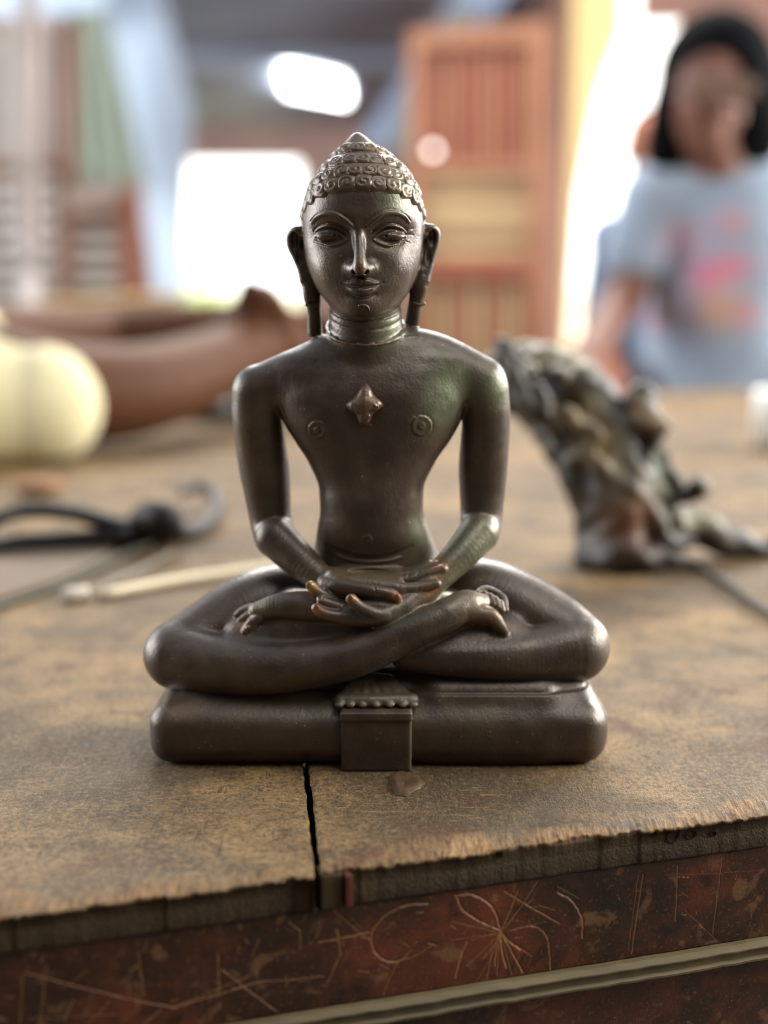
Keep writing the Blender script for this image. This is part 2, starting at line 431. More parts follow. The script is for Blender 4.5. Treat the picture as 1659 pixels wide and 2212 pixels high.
body.chain(P3((556, 1342, -18), (552, 1356, -19), (544, 1366, -19)), [1.8, 1.6, 1.4], k=0.3)
# ---- hands: the left one lies under the right one
for r_ in (((880, 1306, -22), (820, 1322, -26), (750, 1322, -27)), ((870, 1315, -24), (810, 1333, -29), (745, 1334, -29)), ((860, 1300, -18), (800, 1305, -20), (730, 1300, -21))):
    body.chain(P3(*r_), [4.6, 4.2, 3.4], k=1.6)
body.chain(P3((740, 1306, -22), (704, 1290, -24), (684, 1278, -25), (672, 1266, -25)), [2.7, 2.6, 2.5, 2.3], k=0.7)
body.chain(P3((745, 1315, -25), (715, 1306, -26.5), (694, 1297, -27)), [2.7, 2.4, 2.1], k=0.5)
body.chain(P3((750, 1334, -29), (716, 1330, -29.5), (694, 1322, -29.5), (683, 1314, -29)), [3.2, 2.8, 2.5, 2.2], k=0.6)
body.chain(P3((830, 1330, -29), (800, 1322, -31.5), (776, 1310, -32.5), (759, 1295, -32.5)), [3.4, 2.9, 2.5, 2.5], k=0.8)
body.chain(P3((790, 1308, -25), (830, 1304, -24), (868, 1300, -21)), [3.6, 4.2, 4.2], k=1.5)
# the right hand, palm up
kn = ((856, 1241, -9), (859, 1247, -12.6), (862, 1256, -16.2), (866, 1273, -21.5)); wr = ((722, 1243, -9), (715, 1248, -12), (712, 1255, -15), (716, 1262, -18))
for a, b in zip(wr, kn): body.chain(P3(a, b), [3.8, 2.9], k=2.2, n=1)
body.chain(P3((722, 1256, -16), (790, 1262, -18.5), (852, 1269, -20)), [4.2, 4.0, 3.4], k=2.0)
body.ell(wm(800, 1236, -13), (10, 4.0, 1.2), k=1.2, mode='sub')
ft = ((928, 1219, -9), (943, 1220, -12.3), (957, 1229, -15.6), (943, 1261, -20.5))
for a, b, r in zip(kn, ft, (2.2, 2.3, 2.4, 2.6)):
    m = ((a[0]+b[0])/2, (a[1]+b[1])/2+3, (a[2]+b[2])/2)
    body.chain(P3(a, m, b), [r*1.1, r, r*0.85], k=0.45)
body.chain(P3((708, 1262, -18), (745, 1268, -23), (800, 1276, -26.5), (840, 1283, -27), (856, 1292, -27)), [4.2, 3.6, 2.9, 2.8, 2.3], k=0.9)
body.bump(wm(726, 1266, -21), (5, 5, 4), 0.8)
# ---- head (shared with the hair cap)
head_rows = []
for py, xl, xr, cy, bf, bb in ((287, 762, 781, 6, 1.6, 1.6), (293, 755, 790, 6, 3.2, 3.4), (305, 744, 804, 6, 5.8, 6), (325, 729, 831, 6, 10.5, 11), (345, 708, 858, 6, 16, 17), (362, 692, 876, 6, 19.5, 22),
                               (380, 680, 888, 6, 22, 26), (405, 667, 902, 6, 24.5, 29), (440, 656, 911, 6, 26, 31), (480, 653, 915, 6, 26.5, 32), (520, 655, 914, 6, 26, 31),
                               (560, 661, 909, 5.5, 26, 27), (600, 674, 898, 5, 25.5, 23), (635, 692, 881, 4, 24.5, 19), (658, 712, 862, 2, 22, 17), (674, 738, 836, -2, 17, 14), (684, 768, 806, -6, 9, 8)):
    a = wm(xl, py, 2); b = wm(xr, py, 2); head_rows.append((a[2], (a[0]+b[0])/2, cy, (b[0]-a[0])/2-(0.6 if py < 480 else 0), bf, bb))
head = Ops(); head.loft(head_rows, k=0, n=2.25)
SK = Ops(head)
i0 = len(body)
hb = Ops(); hb.loft(head_rows, k=0, n=2.25)
fn, lo_, hi_, _, _ = hb[0]; body.append((fn, lo_-3, hi_+3, 1.6, 'add'))
# broad face forms
def fbump(px, py, s, amp, dy=0.0):
    c = head.cast(px, py)[0]; c[1] += dy; body.bump(c, s, amp); head.bump(c, s, amp)
for px, sgn in ((718, -1), (842, 1)):
    fbump(px, 505, (8.5, 9, 4.8), -3.4)                # eye sockets
    fbump(px-sgn*-4, 468, (10, 8, 3.4), 1.0)           # brow bone
fbump(700, 592, (9, 9, 9), 1.5); fbump(862, 590, (9, 9, 9), 1.5)     # cheeks
fbump(783, 611, (10, 8, 6.5), 1.7)                       # muzzle
fbump(783, 656, (6.5, 7, 4.2), 2.4)                      # chin
fbump(783, 637, (8, 6, 1.8), -0.9)
# nose
def fch(rows, R, k, mode='add', n=5, off=0.0):
    q = head.cast([r[0] for r in rows], [r[1] for r in rows])
    q[:, 1] -= np.array([r[2] for r in rows], float); body.chain(q, R, k, mode, n); return q
fch([(773, 488, -1.2), (775, 515, 0.6), (777, 545, 2.6), (778, 572, 4.6), (778, 581, 4.6)], [1.8, 2.0, 2.3, 2.7, 2.6], 2.2)
fch([(757, 578, -0.6), (766, 582, 1.2)], [2.1, 2.6], 2.8, n=1); fch([(801, 578, -0.6), (790, 582, 1.2)], [2.1, 2.6], 2.8, n=1)
for px in (768, 789):
    q = head.cast(px, 587)[0]; q[1] -= 3.6; body.ell(q, (1.5, 1.6, 1.0), k=0.4, mode='sub')
fch([(751, 566, 0.1), (746, 580, -0.1), (752, 590, 0)], 0.18, 0.6, 'sub'); fch([(805, 566, 0.1), (811, 580, -0.1), (804, 590, 0)], 0.18, 0.6, 'sub')
fch([(779, 594, 0.4), (780, 602, 0.6)], 0.7, 0.9, 'sub', n=1)
# lips
fch([(746, 614, -0.4), (762, 612, -0.1), (775, 610, 0.2), (783, 612, 0.2), (791, 610, 0.2), (805, 612, 0), (821, 613, -0.4)], [0.6, 1.2, 1.6, 1.5, 1.6, 1.2, 0.6], 0.9)
fch([(752, 621, -0.4), (766, 627, 0.1), (783, 630, 0.4), (800, 627, 0.1), (815, 620, -0.4)], [0.7, 1.6, 2.0, 1.6, 0.7], 0.9)
fch([(738, 612, 0.1), (752, 617, 0.4), (768, 619, 1.1), (783, 621, 1.5), (799, 618, 1.1), (815, 616, 0.4), (828, 609, 0.1)], [0.45, 0.5, 0.55, 0.55, 0.55, 0.5, 0.45], 0.35, 'sub')
fch([(752, 635, 0.1), (783, 645, 0.2), (812, 635, 0.1)], 0.35, 0.7, 'sub')
fch([(776, 661, 0.3), (784, 659, 0.5), (794, 663, 0.6), (797, 670, 0.4)], 0.42, 0.3)
# eyes: ball, lids, fold, brows
for side in (0, 1):
    X = (lambda x: x) if side == 0 else (lambda x: 1557-x)      # mirrored about the nose
    e = head.cast(X(716), 512)[0]; body.ell(e+np.array([0, 1.6, 0.2]), (6.3, 4.2, 2.5), k=0.7)
    fch([(X(681), 511, 0.0), (X(694), 503, 0.6), (X(712), 499, 1.1), (X(731), 503, 0.9), (X(750), 514, 0.1)], [0.45, 0.75, 0.85, 0.75, 0.45], 0.35)       # upper lid edge
    fch([(X(684), 515, 0.4), (X(700), 511, 1.2), (X(716), 509, 1.6), (X(734), 512, 1.2), (X(748), 517, 0.4)], 0.42, 0.3, 'sub')                   # opening
    fch([(X(677), 520, 0.0), (X(696), 526, 0.5), (X(715), 531, 0.7), (X(734), 527, 0.5), (X(750), 518, 0.1)], [0.3, 0.45, 0.5, 0.45, 0.3], 0.6)       # lower lid
    fch([(X(678), 498, 0.0), (X(690), 489, 0.3), (X(710), 483, 0.6), (X(731), 487, 0.5), (X(752), 499, 0.0)], 0.5, 0.4, 'sub')                    # fold
    fch([(X(681), 500, 0.0), (X(692), 492, 0.4), (X(711), 487, 0.8), (X(731), 491, 0.6), (X(752), 504, 0.0)], [0.3, 0.5, 0.6, 0.5, 0.3], 0.3)
    dy = 0 if side == 0 else -2
    fch([(X(673), 482+dy, 0.1), (X(684), 469+dy, 0.5), (X(703), 461+dy, 0.8), (X(724), 463+dy, 0.9), (X(744), 474+dy, 0.9), (X(765), 492+dy, 0.6)], [0.45, 0.85, 0.95, 0.95, 0.85, 0.55], 0.5)
    fch([(X(671), 478+dy, 0.0), (X(684), 463+dy, 0.1), (X(704), 454+dy, 0.2), (X(727), 456+dy, 0.2), (X(750), 470+dy, 0.2)], 0.32, 0.4, 'sub')
    fch([(X(680), 484+dy, 0.3), (X(692), 474+dy, 0.9), (X(710), 468+dy, 1.3), (X(728), 471+dy, 1.3), (X(748), 484+dy, 0.9)], 0.3, 0.3, 'sub')
for a in (((873, 500), (892, 494)), ((870, 508), (893, 508)), ((866, 520), (885, 524)), ((846, 536), (872, 524))):
    fch([(a[0][0], a[0][1], 0.0), ((a[0][0]+a[1][0])/2, (a[0][1]+a[1][1])/2-1, 0.2), (a[1][0], a[1][1], -0.1)], 0.22, 0.4, 'sub')
# ---- ears with long lobes
for side, pts, lob in ((-1, [(655, 502, 6), (642, 497, 7), (629, 509, 9), (629, 530, 9), (640, 555, 8), (650, 580, 7), (656, 604, 6)],
                        [(662, 596, 7), (670, 640, 6), (675, 668, 7), (678, 718, 9)]),
                       (1, [(917, 502, 6), (931, 493, 7), (941, 503, 9), (939, 530, 9), (932, 556, 8), (926, 582, 7), (920, 606, 6)],
                        [(913, 590, 7), (909, 620, 6), (900, 655, 7), (892, 706, 9)])):
    body.chain(P3(*pts), [1.6, 1.8, 2.0, 1.9, 1.8, 1.8, 1.9], k=0.8)
    body.chain(P3(*[(x-side*9, y+3, d+1.5) for x, y, d in pts]), [2.0]*7, k=1.2, flat=((1, 0, 0), 1.0))
    body.chain(P3(*lob), [2.6, 3.0, 2.4, 2.8], k=1.2)
    body.chain(P3(*[(x-side*8, y, d+1) for x, y, d in lob]), [2.6, 2.8, 2.0, 2.2], k=1.5)
    body.chain(P3(*[(x-side*9, y+9, d-3.2) for x, y, d in pts[1:6]]), [1.0, 1.7, 1.7, 1.2, 0.7], k=0.6, mode='sub')
    body.chain(P3(*[(x-side*14, y+4, d+1.5) for x, y, d in pts]), [3.0]*7, k=1.5)
    ex, ey, ed = pts[2]; body.ell(wm(ex-side*7, ey+10, ed-2.2), (1.5, 2.4, 3.6), k=0.8, mode='sub'); ex, ey, ed = pts[4]; body.ell(wm(ex-side*6, ey-2, ed-2.2), (1.1, 2.2, 3.6), k=0.8, mode='sub')
    y0 = 642 if side < 0 else 640; xx = 673 if side < 0 else 905
    body.chain(P3((xx-11, y0+16, 3), (xx, y0+19, 2.2), (xx+11, y0+16, 3)), 0.8, k=0.3)
# ---- neck rings (they dip towards the front)
nc = wm(790, 700, 5)+np.array([0, 0, 6.5])
for k_, (dz, rr, dp) in enumerate(((1.5, 15.9, 0.42), (-2.3, 16.2, 0.42), (-6.0, 16.9, 0.45))):
    th = np.linspace(0, 2*math.pi, 25); ring = np.stack([nc[0]+rr*np.cos(th), nc[1]+rr*np.sin(th), nc[2]+dz+0.36*rr*np.sin(th)], 1)
    body.chain(ring, dp, k=1.0, mode='sub', n=1)
ring = np.stack([nc[0]+17.2*np.cos(th), nc[1]+17.0*np.sin(th), nc[2]-8.0+0.38*17*np.sin(th)], 1); body.chain(ring, 0.6, k=1.6, n=1)
# ---- nipples, navel, waist folds, armpit creases
core = Ops(body[:])
def tch(rows, R, k, mode='add', n=5, off=0.0, surf=None):
    q = core.cast([r[0] for r in rows], [r[1] for r in rows]); q[:, 1] -= off; body.chain(q, R, k, mode, n)
for cx, cy, R in ((685, 929, 22), (911, 920, 25)):
    for r_, md, ww, off in ((R, 'sub', 0.42, 0), (R*0.80, 'add', 0.5, -0.1), (R*0.42, 'sub', 0.35, 0.1), (R*0.2, 'add', 0.4, 0.0)):
        th = np.linspace(0, 2*math.pi, 15); tch([(cx+r_*math.cos(a), cy+r_*math.sin(a)) for a in th], ww, 0.3, md, 1, off)
tch([(789, 1160), (794, 1156), (800, 1162), (797, 1170)], 0.7, 0.5, 'add', 3, 0.1)
tch([(708, 1178), (735, 1194), (775, 1205), (815, 1207), (855, 1198), (890, 1180)], [0.3, 0.8, 1.1, 1.1, 0.8, 0.3], 1.6, 'sub', 4, 0)
tch([(728, 1200), (755, 1208), (795, 1213), (835, 1211), (866, 1204)], [0.3, 0.7, 0.8, 0.7, 0.3], 0.9, 'add', 4, 0.1)
tch([(608, 880), (622, 920), (636, 955)], 0.5, 0.9, 'sub', 3); tch([(1006, 870), (990, 900), (978, 940)], 0.6, 0.8, 'sub', 3)
# fingernails and joint creases
for a, b in (((884, 1236), (880, 1246)), ((905, 1232), (900, 1242)), ((905, 1270), (900, 1282)), ((920, 1240), (914, 1250)), ((808, 1266), (812, 1284)), ((700, 1284), (694, 1296))):
    tch([a, ((a[0]+b[0])/2+1, (a[1]+b[1])/2), b], 0.28, 0.25, 'sub', 2)
for px, py, s in ((668, 1264, 1.5), (683, 1312, 1.3), (757, 1292, 1.4), (858, 1290, 1.4), (536, 1358, 1.2)):
    q = core.cast(px, py)[0]; q[1] += 0.3; body.ell(q, (s, 0.8, s*1.1), k=0.2)

headbox = (wm(600, 742, 0)*[1, 0, 1]+[-20, -60, 0], wm(960, 250, 0)*[1, 0, 1]+[20, 60, 0])
headbox = (np.array([-60.0, -45, wm(790, 742, -15)[2]]), np.array([60.0, 50, 290.0]))
handbox = (np.array([wm(500, 1300, -20)[0], -45, wm(800, 1385, -28)[2]]), np.array([wm(1110, 1300, -20)[0], -3.0, wm(800, 1205, -10)[2]]))
e_ = 0.3
parts = [polygonise(body, (-110, -48, 18), (110, 52, 272), 0.6, dropboxes=[(headbox[0]+e_, headbox[1]), (handbox[0]+e_, handbox[1]-e_)]),
         polygonise(body, headbox[0]-1.5, (50, 42, 272), 0.33, keepbox=headbox),
         polygonise(body, handbox[0]-1.5, handbox[1]+1.5, 0.33, keepbox=handbox)]
V, Q = merge(parts)
def tint_at(V, spots):
    col = np.zeros((len(V), 4)); col[:, :3] = 0.05
    for c, r, rgb, a in spots:
        g = a*np.exp(-((((V-np.asarray(c))/np.asarray(r))**2).sum(1)))
        na = col[:, 3]+g*(1-col[:, 3]); wgt = np.where(na > 1e-5, g/np.maximum(na, 1e-5), 0)[:, None]
        col[:, :3] = col[:, :3]*(1-wgt)+np.array(rgb[:3])*wgt; col[:, 3] = na
    return col
GRN = sl(126, 138, 104); TAN = sl(140, 112, 80); OCH = sl(150, 96, 58); YEL = sl(176, 134, 70)
spots = [(wm(865, 435, -18), (6, 9, 6), GRN, 0.6), (wm(985, 830, -12), (11, 12, 10), GRN, 0.75), (wm(945, 905, -14), (9, 9, 9), GRN, 0.4), (wm(845, 715, -8), (7, 8, 8), GRN, 0.5),
         (wm(1020, 1170, 0), (12, 14, 10), GRN, 0.5), (wm(960, 1240, -10), (10, 10, 8), GRN, 0.5), (wm(930, 1150, -4), (8, 12, 10), GRN, 0.55), (wm(1065, 840, 0), (7, 10, 8), GRN, 0.5),
         (wm(800, 565, -30), (2.2, 4, 6), GRN, 0.7), (wm(774, 560, -32), (2.2, 4, 8), OCH, 0.8), (wm(668, 1268, -26), (3.0, 4, 3.6), YEL, 0.95), (wm(684, 1318, -30), (3.2, 4, 3.2), OCH, 0.85),
         (wm(757, 1293, -33), (3, 4, 3), OCH, 0.6), (wm(858, 1290, -28), (3, 4, 3), OCH, 0.8), (wm(948, 1225, -12), (4, 6, 4.5), OCH, 0.9), (wm(930, 1275, -20), (5, 5, 3.2), OCH, 0.75),
         (wm(1300, 1385, -8), (7, 12, 11), sl(126, 112, 92), 0.8), (wm(1060, 1325, -22), (9, 9, 8), TAN, 0.45), (wm(980, 1300, -20), (12, 9, 7), sl(120, 110, 76), 0.55),
         (wm(560, 1315, -16), (9, 8, 6), sl(110, 98, 70), 0.5), (wm(520, 1350, -18), (5, 6, 3), sl(150, 110, 90), 0.6), (wm(860, 1335, -26), (9, 6, 5), sl(100, 108, 80), 0.5),
         (wm(800, 1240, -15), (18, 10, 6), sl(108, 94, 66), 0.6), (wm(1040, 1140, 0), (8, 12, 6), sl(110, 104, 78), 0.5), (wm(700, 1235, -8), (10, 8, 6), sl(104, 88, 62), 0.5), (wm(650, 1210, -5), (9, 9, 8), sl(88, 74, 52), 0.6), (wm(800, 330, 0), (26, 30, 14), TAN, 0.3)]  # palm tint is lightened to make up for dim light there
npmesh('body', V/1000-np.array(STATUE_AT), Q, M_BRONZE, statue, attrs={'tint': tint_at(V, spots)})

# ---- the hair: a cap above a hairline plane, covered with curls in rows
hl_front = SK.cast(783, 393)[0]; ax_c = wm(786, 440, 6)
def plane(k):          # k = 0 hairline ... rises to the crown, tilt fades out
    hgt = k*6.1; tl = math.radians(26)*max(0.0, 1-hgt/46.0)
    return np.array([ax_c[0], 6.0, hl_front[2]-(6.0-hl_front[1])*math.tan(math.radians(26))+hgt*1.0+(26*(math.tan(math.radians(26))-math.tan(tl)))*1.0]), tl
cap = Ops(); cfn = head_rows
cap.loft([(z, cx, cy, a+0.5, bf+0.5, bb+0.6) for z, cx, cy, a, bf, bb in head_rows], k=0, n=2.25)
p0, t0 = plane(0)
nrm = np.array([0, math.sin(t0), math.cos(t0)], f32); pc = (p0+np.array([0, 0, -1.2])).astype(f32)
def halfsp(X): return ((pc-X)@nrm).astype(f32)
cap.append((halfsp, np.full(3, -1e3), np.full(3, 1e3), 0.8, 'and'))
Vc, Qc = polygonise(cap, (-36, -28, 205), (32, 46, 272), 0.7)
CV = [Vc]; CQ = [Qc]; nv = len(Vc)
NG = 15
g = np.linspace(-1, 1, NG); gu, gv = np.meshgrid(g, g, indexing='ij')
def curl_height(u, v, spin, phase):
    sq = (np.abs(u)**3.2+np.abs(v)**3.2)**(1/3.2); base = np.clip(1-sq**4.0, 0, 1)**0.5
    r = np.sqrt(u*u+v*v); a = np.arctan2(v, u)*spin
    sp = 0.5+0.5*np.cos(2*math.pi*(r*1.75)-a+phase)
    return base*(0.70+0.30*sp*np.clip(1.15-r*0.55, 0, 1))
rnd = random.Random(4)
capn = Ops(); capn.loft([(z, cx, cy, a+0.5, bf+0.5, bb+0.6) for z, cx, cy, a, bf, bb in head_rows], k=0, n=2.25)
def radial(pk, tl, ang):
    dirs = np.array([math.sin(ang), -math.cos(ang), 0.0]); dirs[2] = -dirs[1]*math.tan(tl)
    ts = np.linspace(0.1, 46, 320); X = pk[None]+dirs[None]*ts[:, None]; v = capn.field(X)
    if v[0] > 0: return None
    i = np.argmax(v > 0)
    if i == 0: return None
    u = v[i-1]/(v[i-1]-v[i]); return X[i-1]*(1-u)+X[i]*u
gq = np.arange(NG*NG).reshape(NG, NG)
quads = np.stack([gq[:-1, :-1], gq[1:, :-1], gq[1:, 1:], gq[:-1, 1:]], -1).reshape(-1, 4)
for row in range(-4, 15):
    if row < 0: pk, tl = plane(0); pk = pk+np.array([0, 0, row*6.0])
    else: pk, tl = plane(row)
    samples = [radial(pk, tl, a) for a in np.linspace(0, 2*math.pi, 60, endpoint=False)]
    samples = [s for s in samples if s is not None]
    if len(samples) < 40: continue
    S_ = np.array(samples); per = np.linalg.norm(S_-np.roll(S_, 1, 0), axis=1).sum(); n = max(5, int(round(per/7.6)))
    for j in range(n):
        ang = 2*math.pi*(j+0.5*(row % 2)+rnd.uniform(-0.06, 0.06))/n
        if row < 0 and math.cos(ang) > -0.02-0.10*abs(row): continue
        p = radial(pk, tl, ang)
        if p is None: continue
        if (row < 0 and p[2] < 198) or p[2] > 263.2: continue
        e = 0.4; gr = np.array([capn.field((p+d)[None])[0]-capn.field((p-d)[None])[0] for d in (np.array([e, 0, 0]), np.array([0, e, 0]), np.array([0, 0, e]))])
        nn = gr/np.linalg.norm(gr); ks = min(1.0, 0.35+per/2/math.pi/14); up = np.array([0, 0, 1.0])-nn*nn[2]
        if np.linalg.norm(up) < 0.1: up = np.array([0, 1.0, 0])
        up /= np.linalg.norm(up); si = np.cross(up, nn)
        sw = min(4.4, per/n*0.57); sh = 3.6*ks
        H = curl_height(gu, gv, 1 if j % 2 else -1, rnd.uniform(-0.5, 0.8)+0.5)*rnd.uniform(1.8, 2.3)
        pts = p[None]+gu.reshape(-1, 1)*si*sw+gv.reshape(-1, 1)*up*sh+(H.reshape(-1, 1)*ks-1.0)*nn
        CV.append(pts); CQ.append((quads if np.dot(np.cross(si, up), nn) > 0 else quads[:, ::-1])+nv); nv += len(pts)
CVa = np.concatenate(CV); CQa = np.concatenate(CQ)
hs = [(wm(800, 330, -8), (40, 30, 26), sl(120, 98, 74), 0.55), (wm(880, 400, -8), (14, 20, 12), sl(104, 108, 80), 0.35)]
npmesh('curled_hair', CVa/1000-np.array(STATUE_AT), CQa, M_BRONZE, statue, attrs={'tint': tint_at(CVa, hs)})['label'] = 'rows of snail-shell curls rising to a pointed topknot'

# ---- lozenge emblem on the chest
cc = core.cast(787, 876)[0]
em = Ops(); pt = lambda px, py, off: core.cast(px, py)[0]-np.array([0, off, 0])
em.ell(pt(788, 872, -1.5), (4.8, 4.2, 5.2), k=0)
for tip, ctl in (((791, 832), (789, 850)), ((748, 877), (768, 876)), ((827, 876), (808, 874)), ((788, 918), (787, 902))):
    em.chain(np.array([pt(788, 874, 0.5), pt(*ctl, 0.6), pt(*tip, -0.8)]), [3.6, 3.0, 0.7], k=1.8, n=4)
em.chain(np.array([pt(790, 840, 1.2), pt(788, 860, 3.0), pt(787, 876, 3.4), pt(788, 900, 2.2)]), [0.8, 1.1, 1.3, 0.9], k=0.8)
th = np.linspace(0, 3.4*math.pi, 16); em.chain(np.array([pt(805+(11-a*0.75)*math.cos(a), 877+(8-a*0.5)*math.sin(a), 3.5) for a in th]), 0.55, k=0.35, n=1)
em.chain(np.array([pt(775+(7-a*0.5)*math.cos(a), 884+(7-a*0.5)*math.sin(a), 3.2) for a in th]), 0.5, k=0.35, n=1)
em.chain(np.array([pt(789+(8-a*0.5)*math.cos(a), 897+(7-a*0.5)*math.sin(a), 3.4) for a in th]), 0.5, k=0.35, n=1)
Ve, Qe = polygonise(em, cc-np.array([12, 9, 13]), cc+np.array([12, 7, 13]), 0.28)
npmesh('chest_emblem', Ve/1000-np.array(STATUE_AT), Qe, M_BRONZE, statue, attrs={'tint': tint_at(Ve, [(cc, (9, 9, 9), sl(120, 88, 60), 0.6)])})['label'] = 'small four-pointed worn brown lozenge in relief'

# ---- seat slab, cloth fan and hanging cloth panel
seat = Ops(); sx0, sx1 = wm(322, 1580, -20)[0], wm(1318, 1560, -20)[0]
seat.rbox(((sx0+sx1)/2-1, 2, 13.4), ((sx1-sx0)/2-2.5, 36.5, 13.4), 9.5, k=0)
seat.chain([(sx1-13, -18, 13.5), (sx1-6.5, -10, 13.5)], [12.5, 7.0], k=6, n=1)
seat.rbox((sx1+2, 0, 33), (13, 60, 9), 1, k=6, mode='sub', rot=np.array(Matrix.Rotation(math.radians(38), 3, 'Y')))
seat.rbox((0, 10, 18), (90, 33, 20.5), 12, k=12); seat.rbox((46, 8, 16.5), (28, 36, 19.5), 7, k=9)
seat.bump((0, -34, 27), (70, 8, 5), -0.8); seat.bump((-55, -34, 14), (30, 8, 9), 0.9); seat.bump((50, -34, 14), (26, 8, 9), 0.9)
seat.rbox((0, 0, -3), (200, 200, 3.05), 0.05, k=0.3, mode='sub')
Vs, Qs = polygonise(seat, (-112, -46, -2), (112, 48, 44), 0.7)
npmesh('seat_slab', Vs/1000-np.array(STATUE_AT), Qs, M_BRONZE, statue, attrs={'tint': tint_at(Vs, [((35, -32, 24), (18, 9, 5), sl(96, 92, 72), 0.5), ((-40, -30, 26), (40, 9, 4), sl(96, 92, 72), 0.45), ((-85, -28, 24), (10, 12, 4), TAN, 0.5), ((0, -36, 8), (120, 12, 9), sl(44, 32, 26), 0.5)])})  # dark low front of the slab is shade painted into the tint
cl = Ops(); bx0, bx1 = wm(737, 1600, -36)[0], wm(889, 1600, -36)[0]; bz = wm(800, 1533, -36)[2]
cl.rbox(((bx0+bx1)/2, -31.5, bz/2), ((bx1-bx0)/2, 6.5, bz/2), 0.9, k=0)
cl.rbox(((bx0+bx1)/2, -32.2, bz-2.4), ((bx1-bx0)/2+0.3, 6.8, 2.0), 0.8, k=0.3)
fan = Ops()
for i, (xt, xb) in enumerate(((768, 733), (779, 757), (790, 783), (803, 812), (816, 842), (829, 870), (840, 893))):
    a = wm(xt, 1462, -22); b = wm((xt+xb)/2, 1488, -27); c = wm(xb, 1518, -33.5)
    fan.chain(np.array([a, b, c])+[0, 0, -0.4], [1.7, 2.2, 2.1], k=1.1, n=3, flat=((0, -0.55, 0.83), 0.5))
fan.chain(np.array([wm(735, 1512, -30), wm(800, 1515, -31), wm(890, 1512, -30)]), [3.0, 3.2, 3.0], k=0.6, n=1)
fan.chain(np.array([wm(765, 1470, -20), wm(800, 1465, -21), wm(840, 1470, -20)]), [2.6, 2.6, 2.6], k=0.8, n=1)
fan.chain(np.array([wm(760, 1495, -25), wm(800, 1495, -26), wm(860, 1495, -25)]), [2.6, 2.6, 2.6], k=0.8, n=1)
for nm, o_, sp_, lab in (('hanging_cloth', cl, [((bx1, -37, bz/2), (1.2, 5, 20), sl(140, 134, 108), 0.9), ((0, -38, 8), (20, 8, 10), sl(40, 28, 22), 0.6)], 'square cloth panel hanging over the front of the seat'),  # panel's dark lower front is painted shade
                     ('pleated_cloth', fan, [((0, -30, 30), (20, 14, 8), sl(104, 98, 70), 0.55)], 'fan of pleats spread on top of the seat')):
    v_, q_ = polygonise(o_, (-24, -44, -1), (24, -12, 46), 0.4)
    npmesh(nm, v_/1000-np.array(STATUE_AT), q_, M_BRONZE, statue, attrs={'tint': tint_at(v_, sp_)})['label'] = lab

# ================================================================== THE WORK TABLE
A_ = gnd(0, 1972); B_ = gnd(1659, 1752); EU = (B_-A_).normalized(); EV = Vector((-EU.y, EU.x, 0))     # along the edge, into the table
def tbl(u, v, z=0.0): return A_+EU*u+EV*v+Vector((0, 0, z))
def front_uz(px, py, off=0.0):                      # pixel -> (along the edge, height) on the table's front plane
    d = ray(px, py); n = np.array([EV.x, EV.y]); o = np.array([0-A_.x, CAMY-A_.y])
    t = (off-(o@n))/(d[0]*n[0]+d[1]*n[1]); x = d[0]*t; y = CAMY+d[1]*t
    return (x-A_.x)*EU.x+(y-A_.y)*EU.y, CAMH+d[2]*t
JD = Vector(gnd(665, 1650)-gnd(692, 1890)).normalized(); SLANT = JD.dot(EU)/JD.dot(EV)
NR = np.random.RandomState(7)
def vnoise(x, y, seed=0, n=64):
    t = np.random.RandomState(seed).rand(n, n); xi = np.floor(x).astype(int); yi = np.floor(y).astype(int); fx = x-xi; fy = y-yi
    fx = fx*fx*(3-2*fx); fy = fy*fy*(3-2*fy); g_ = lambda a, b: t[a % n, b % n]
    return (g_(xi, yi)*(1-fx)+g_(xi+1, yi)*fx)*(1-fy)+(g_(xi, yi+1)*(1-fx)+g_(xi+1, yi+1)*fx)*fy
def fbm(x, y, seed=0, o=4):
    s = 0; a = 0.5
    for i in range(o): s = s+a*vnoise(x*2**i, y*2**i, seed+i); a *= 0.5
    return s
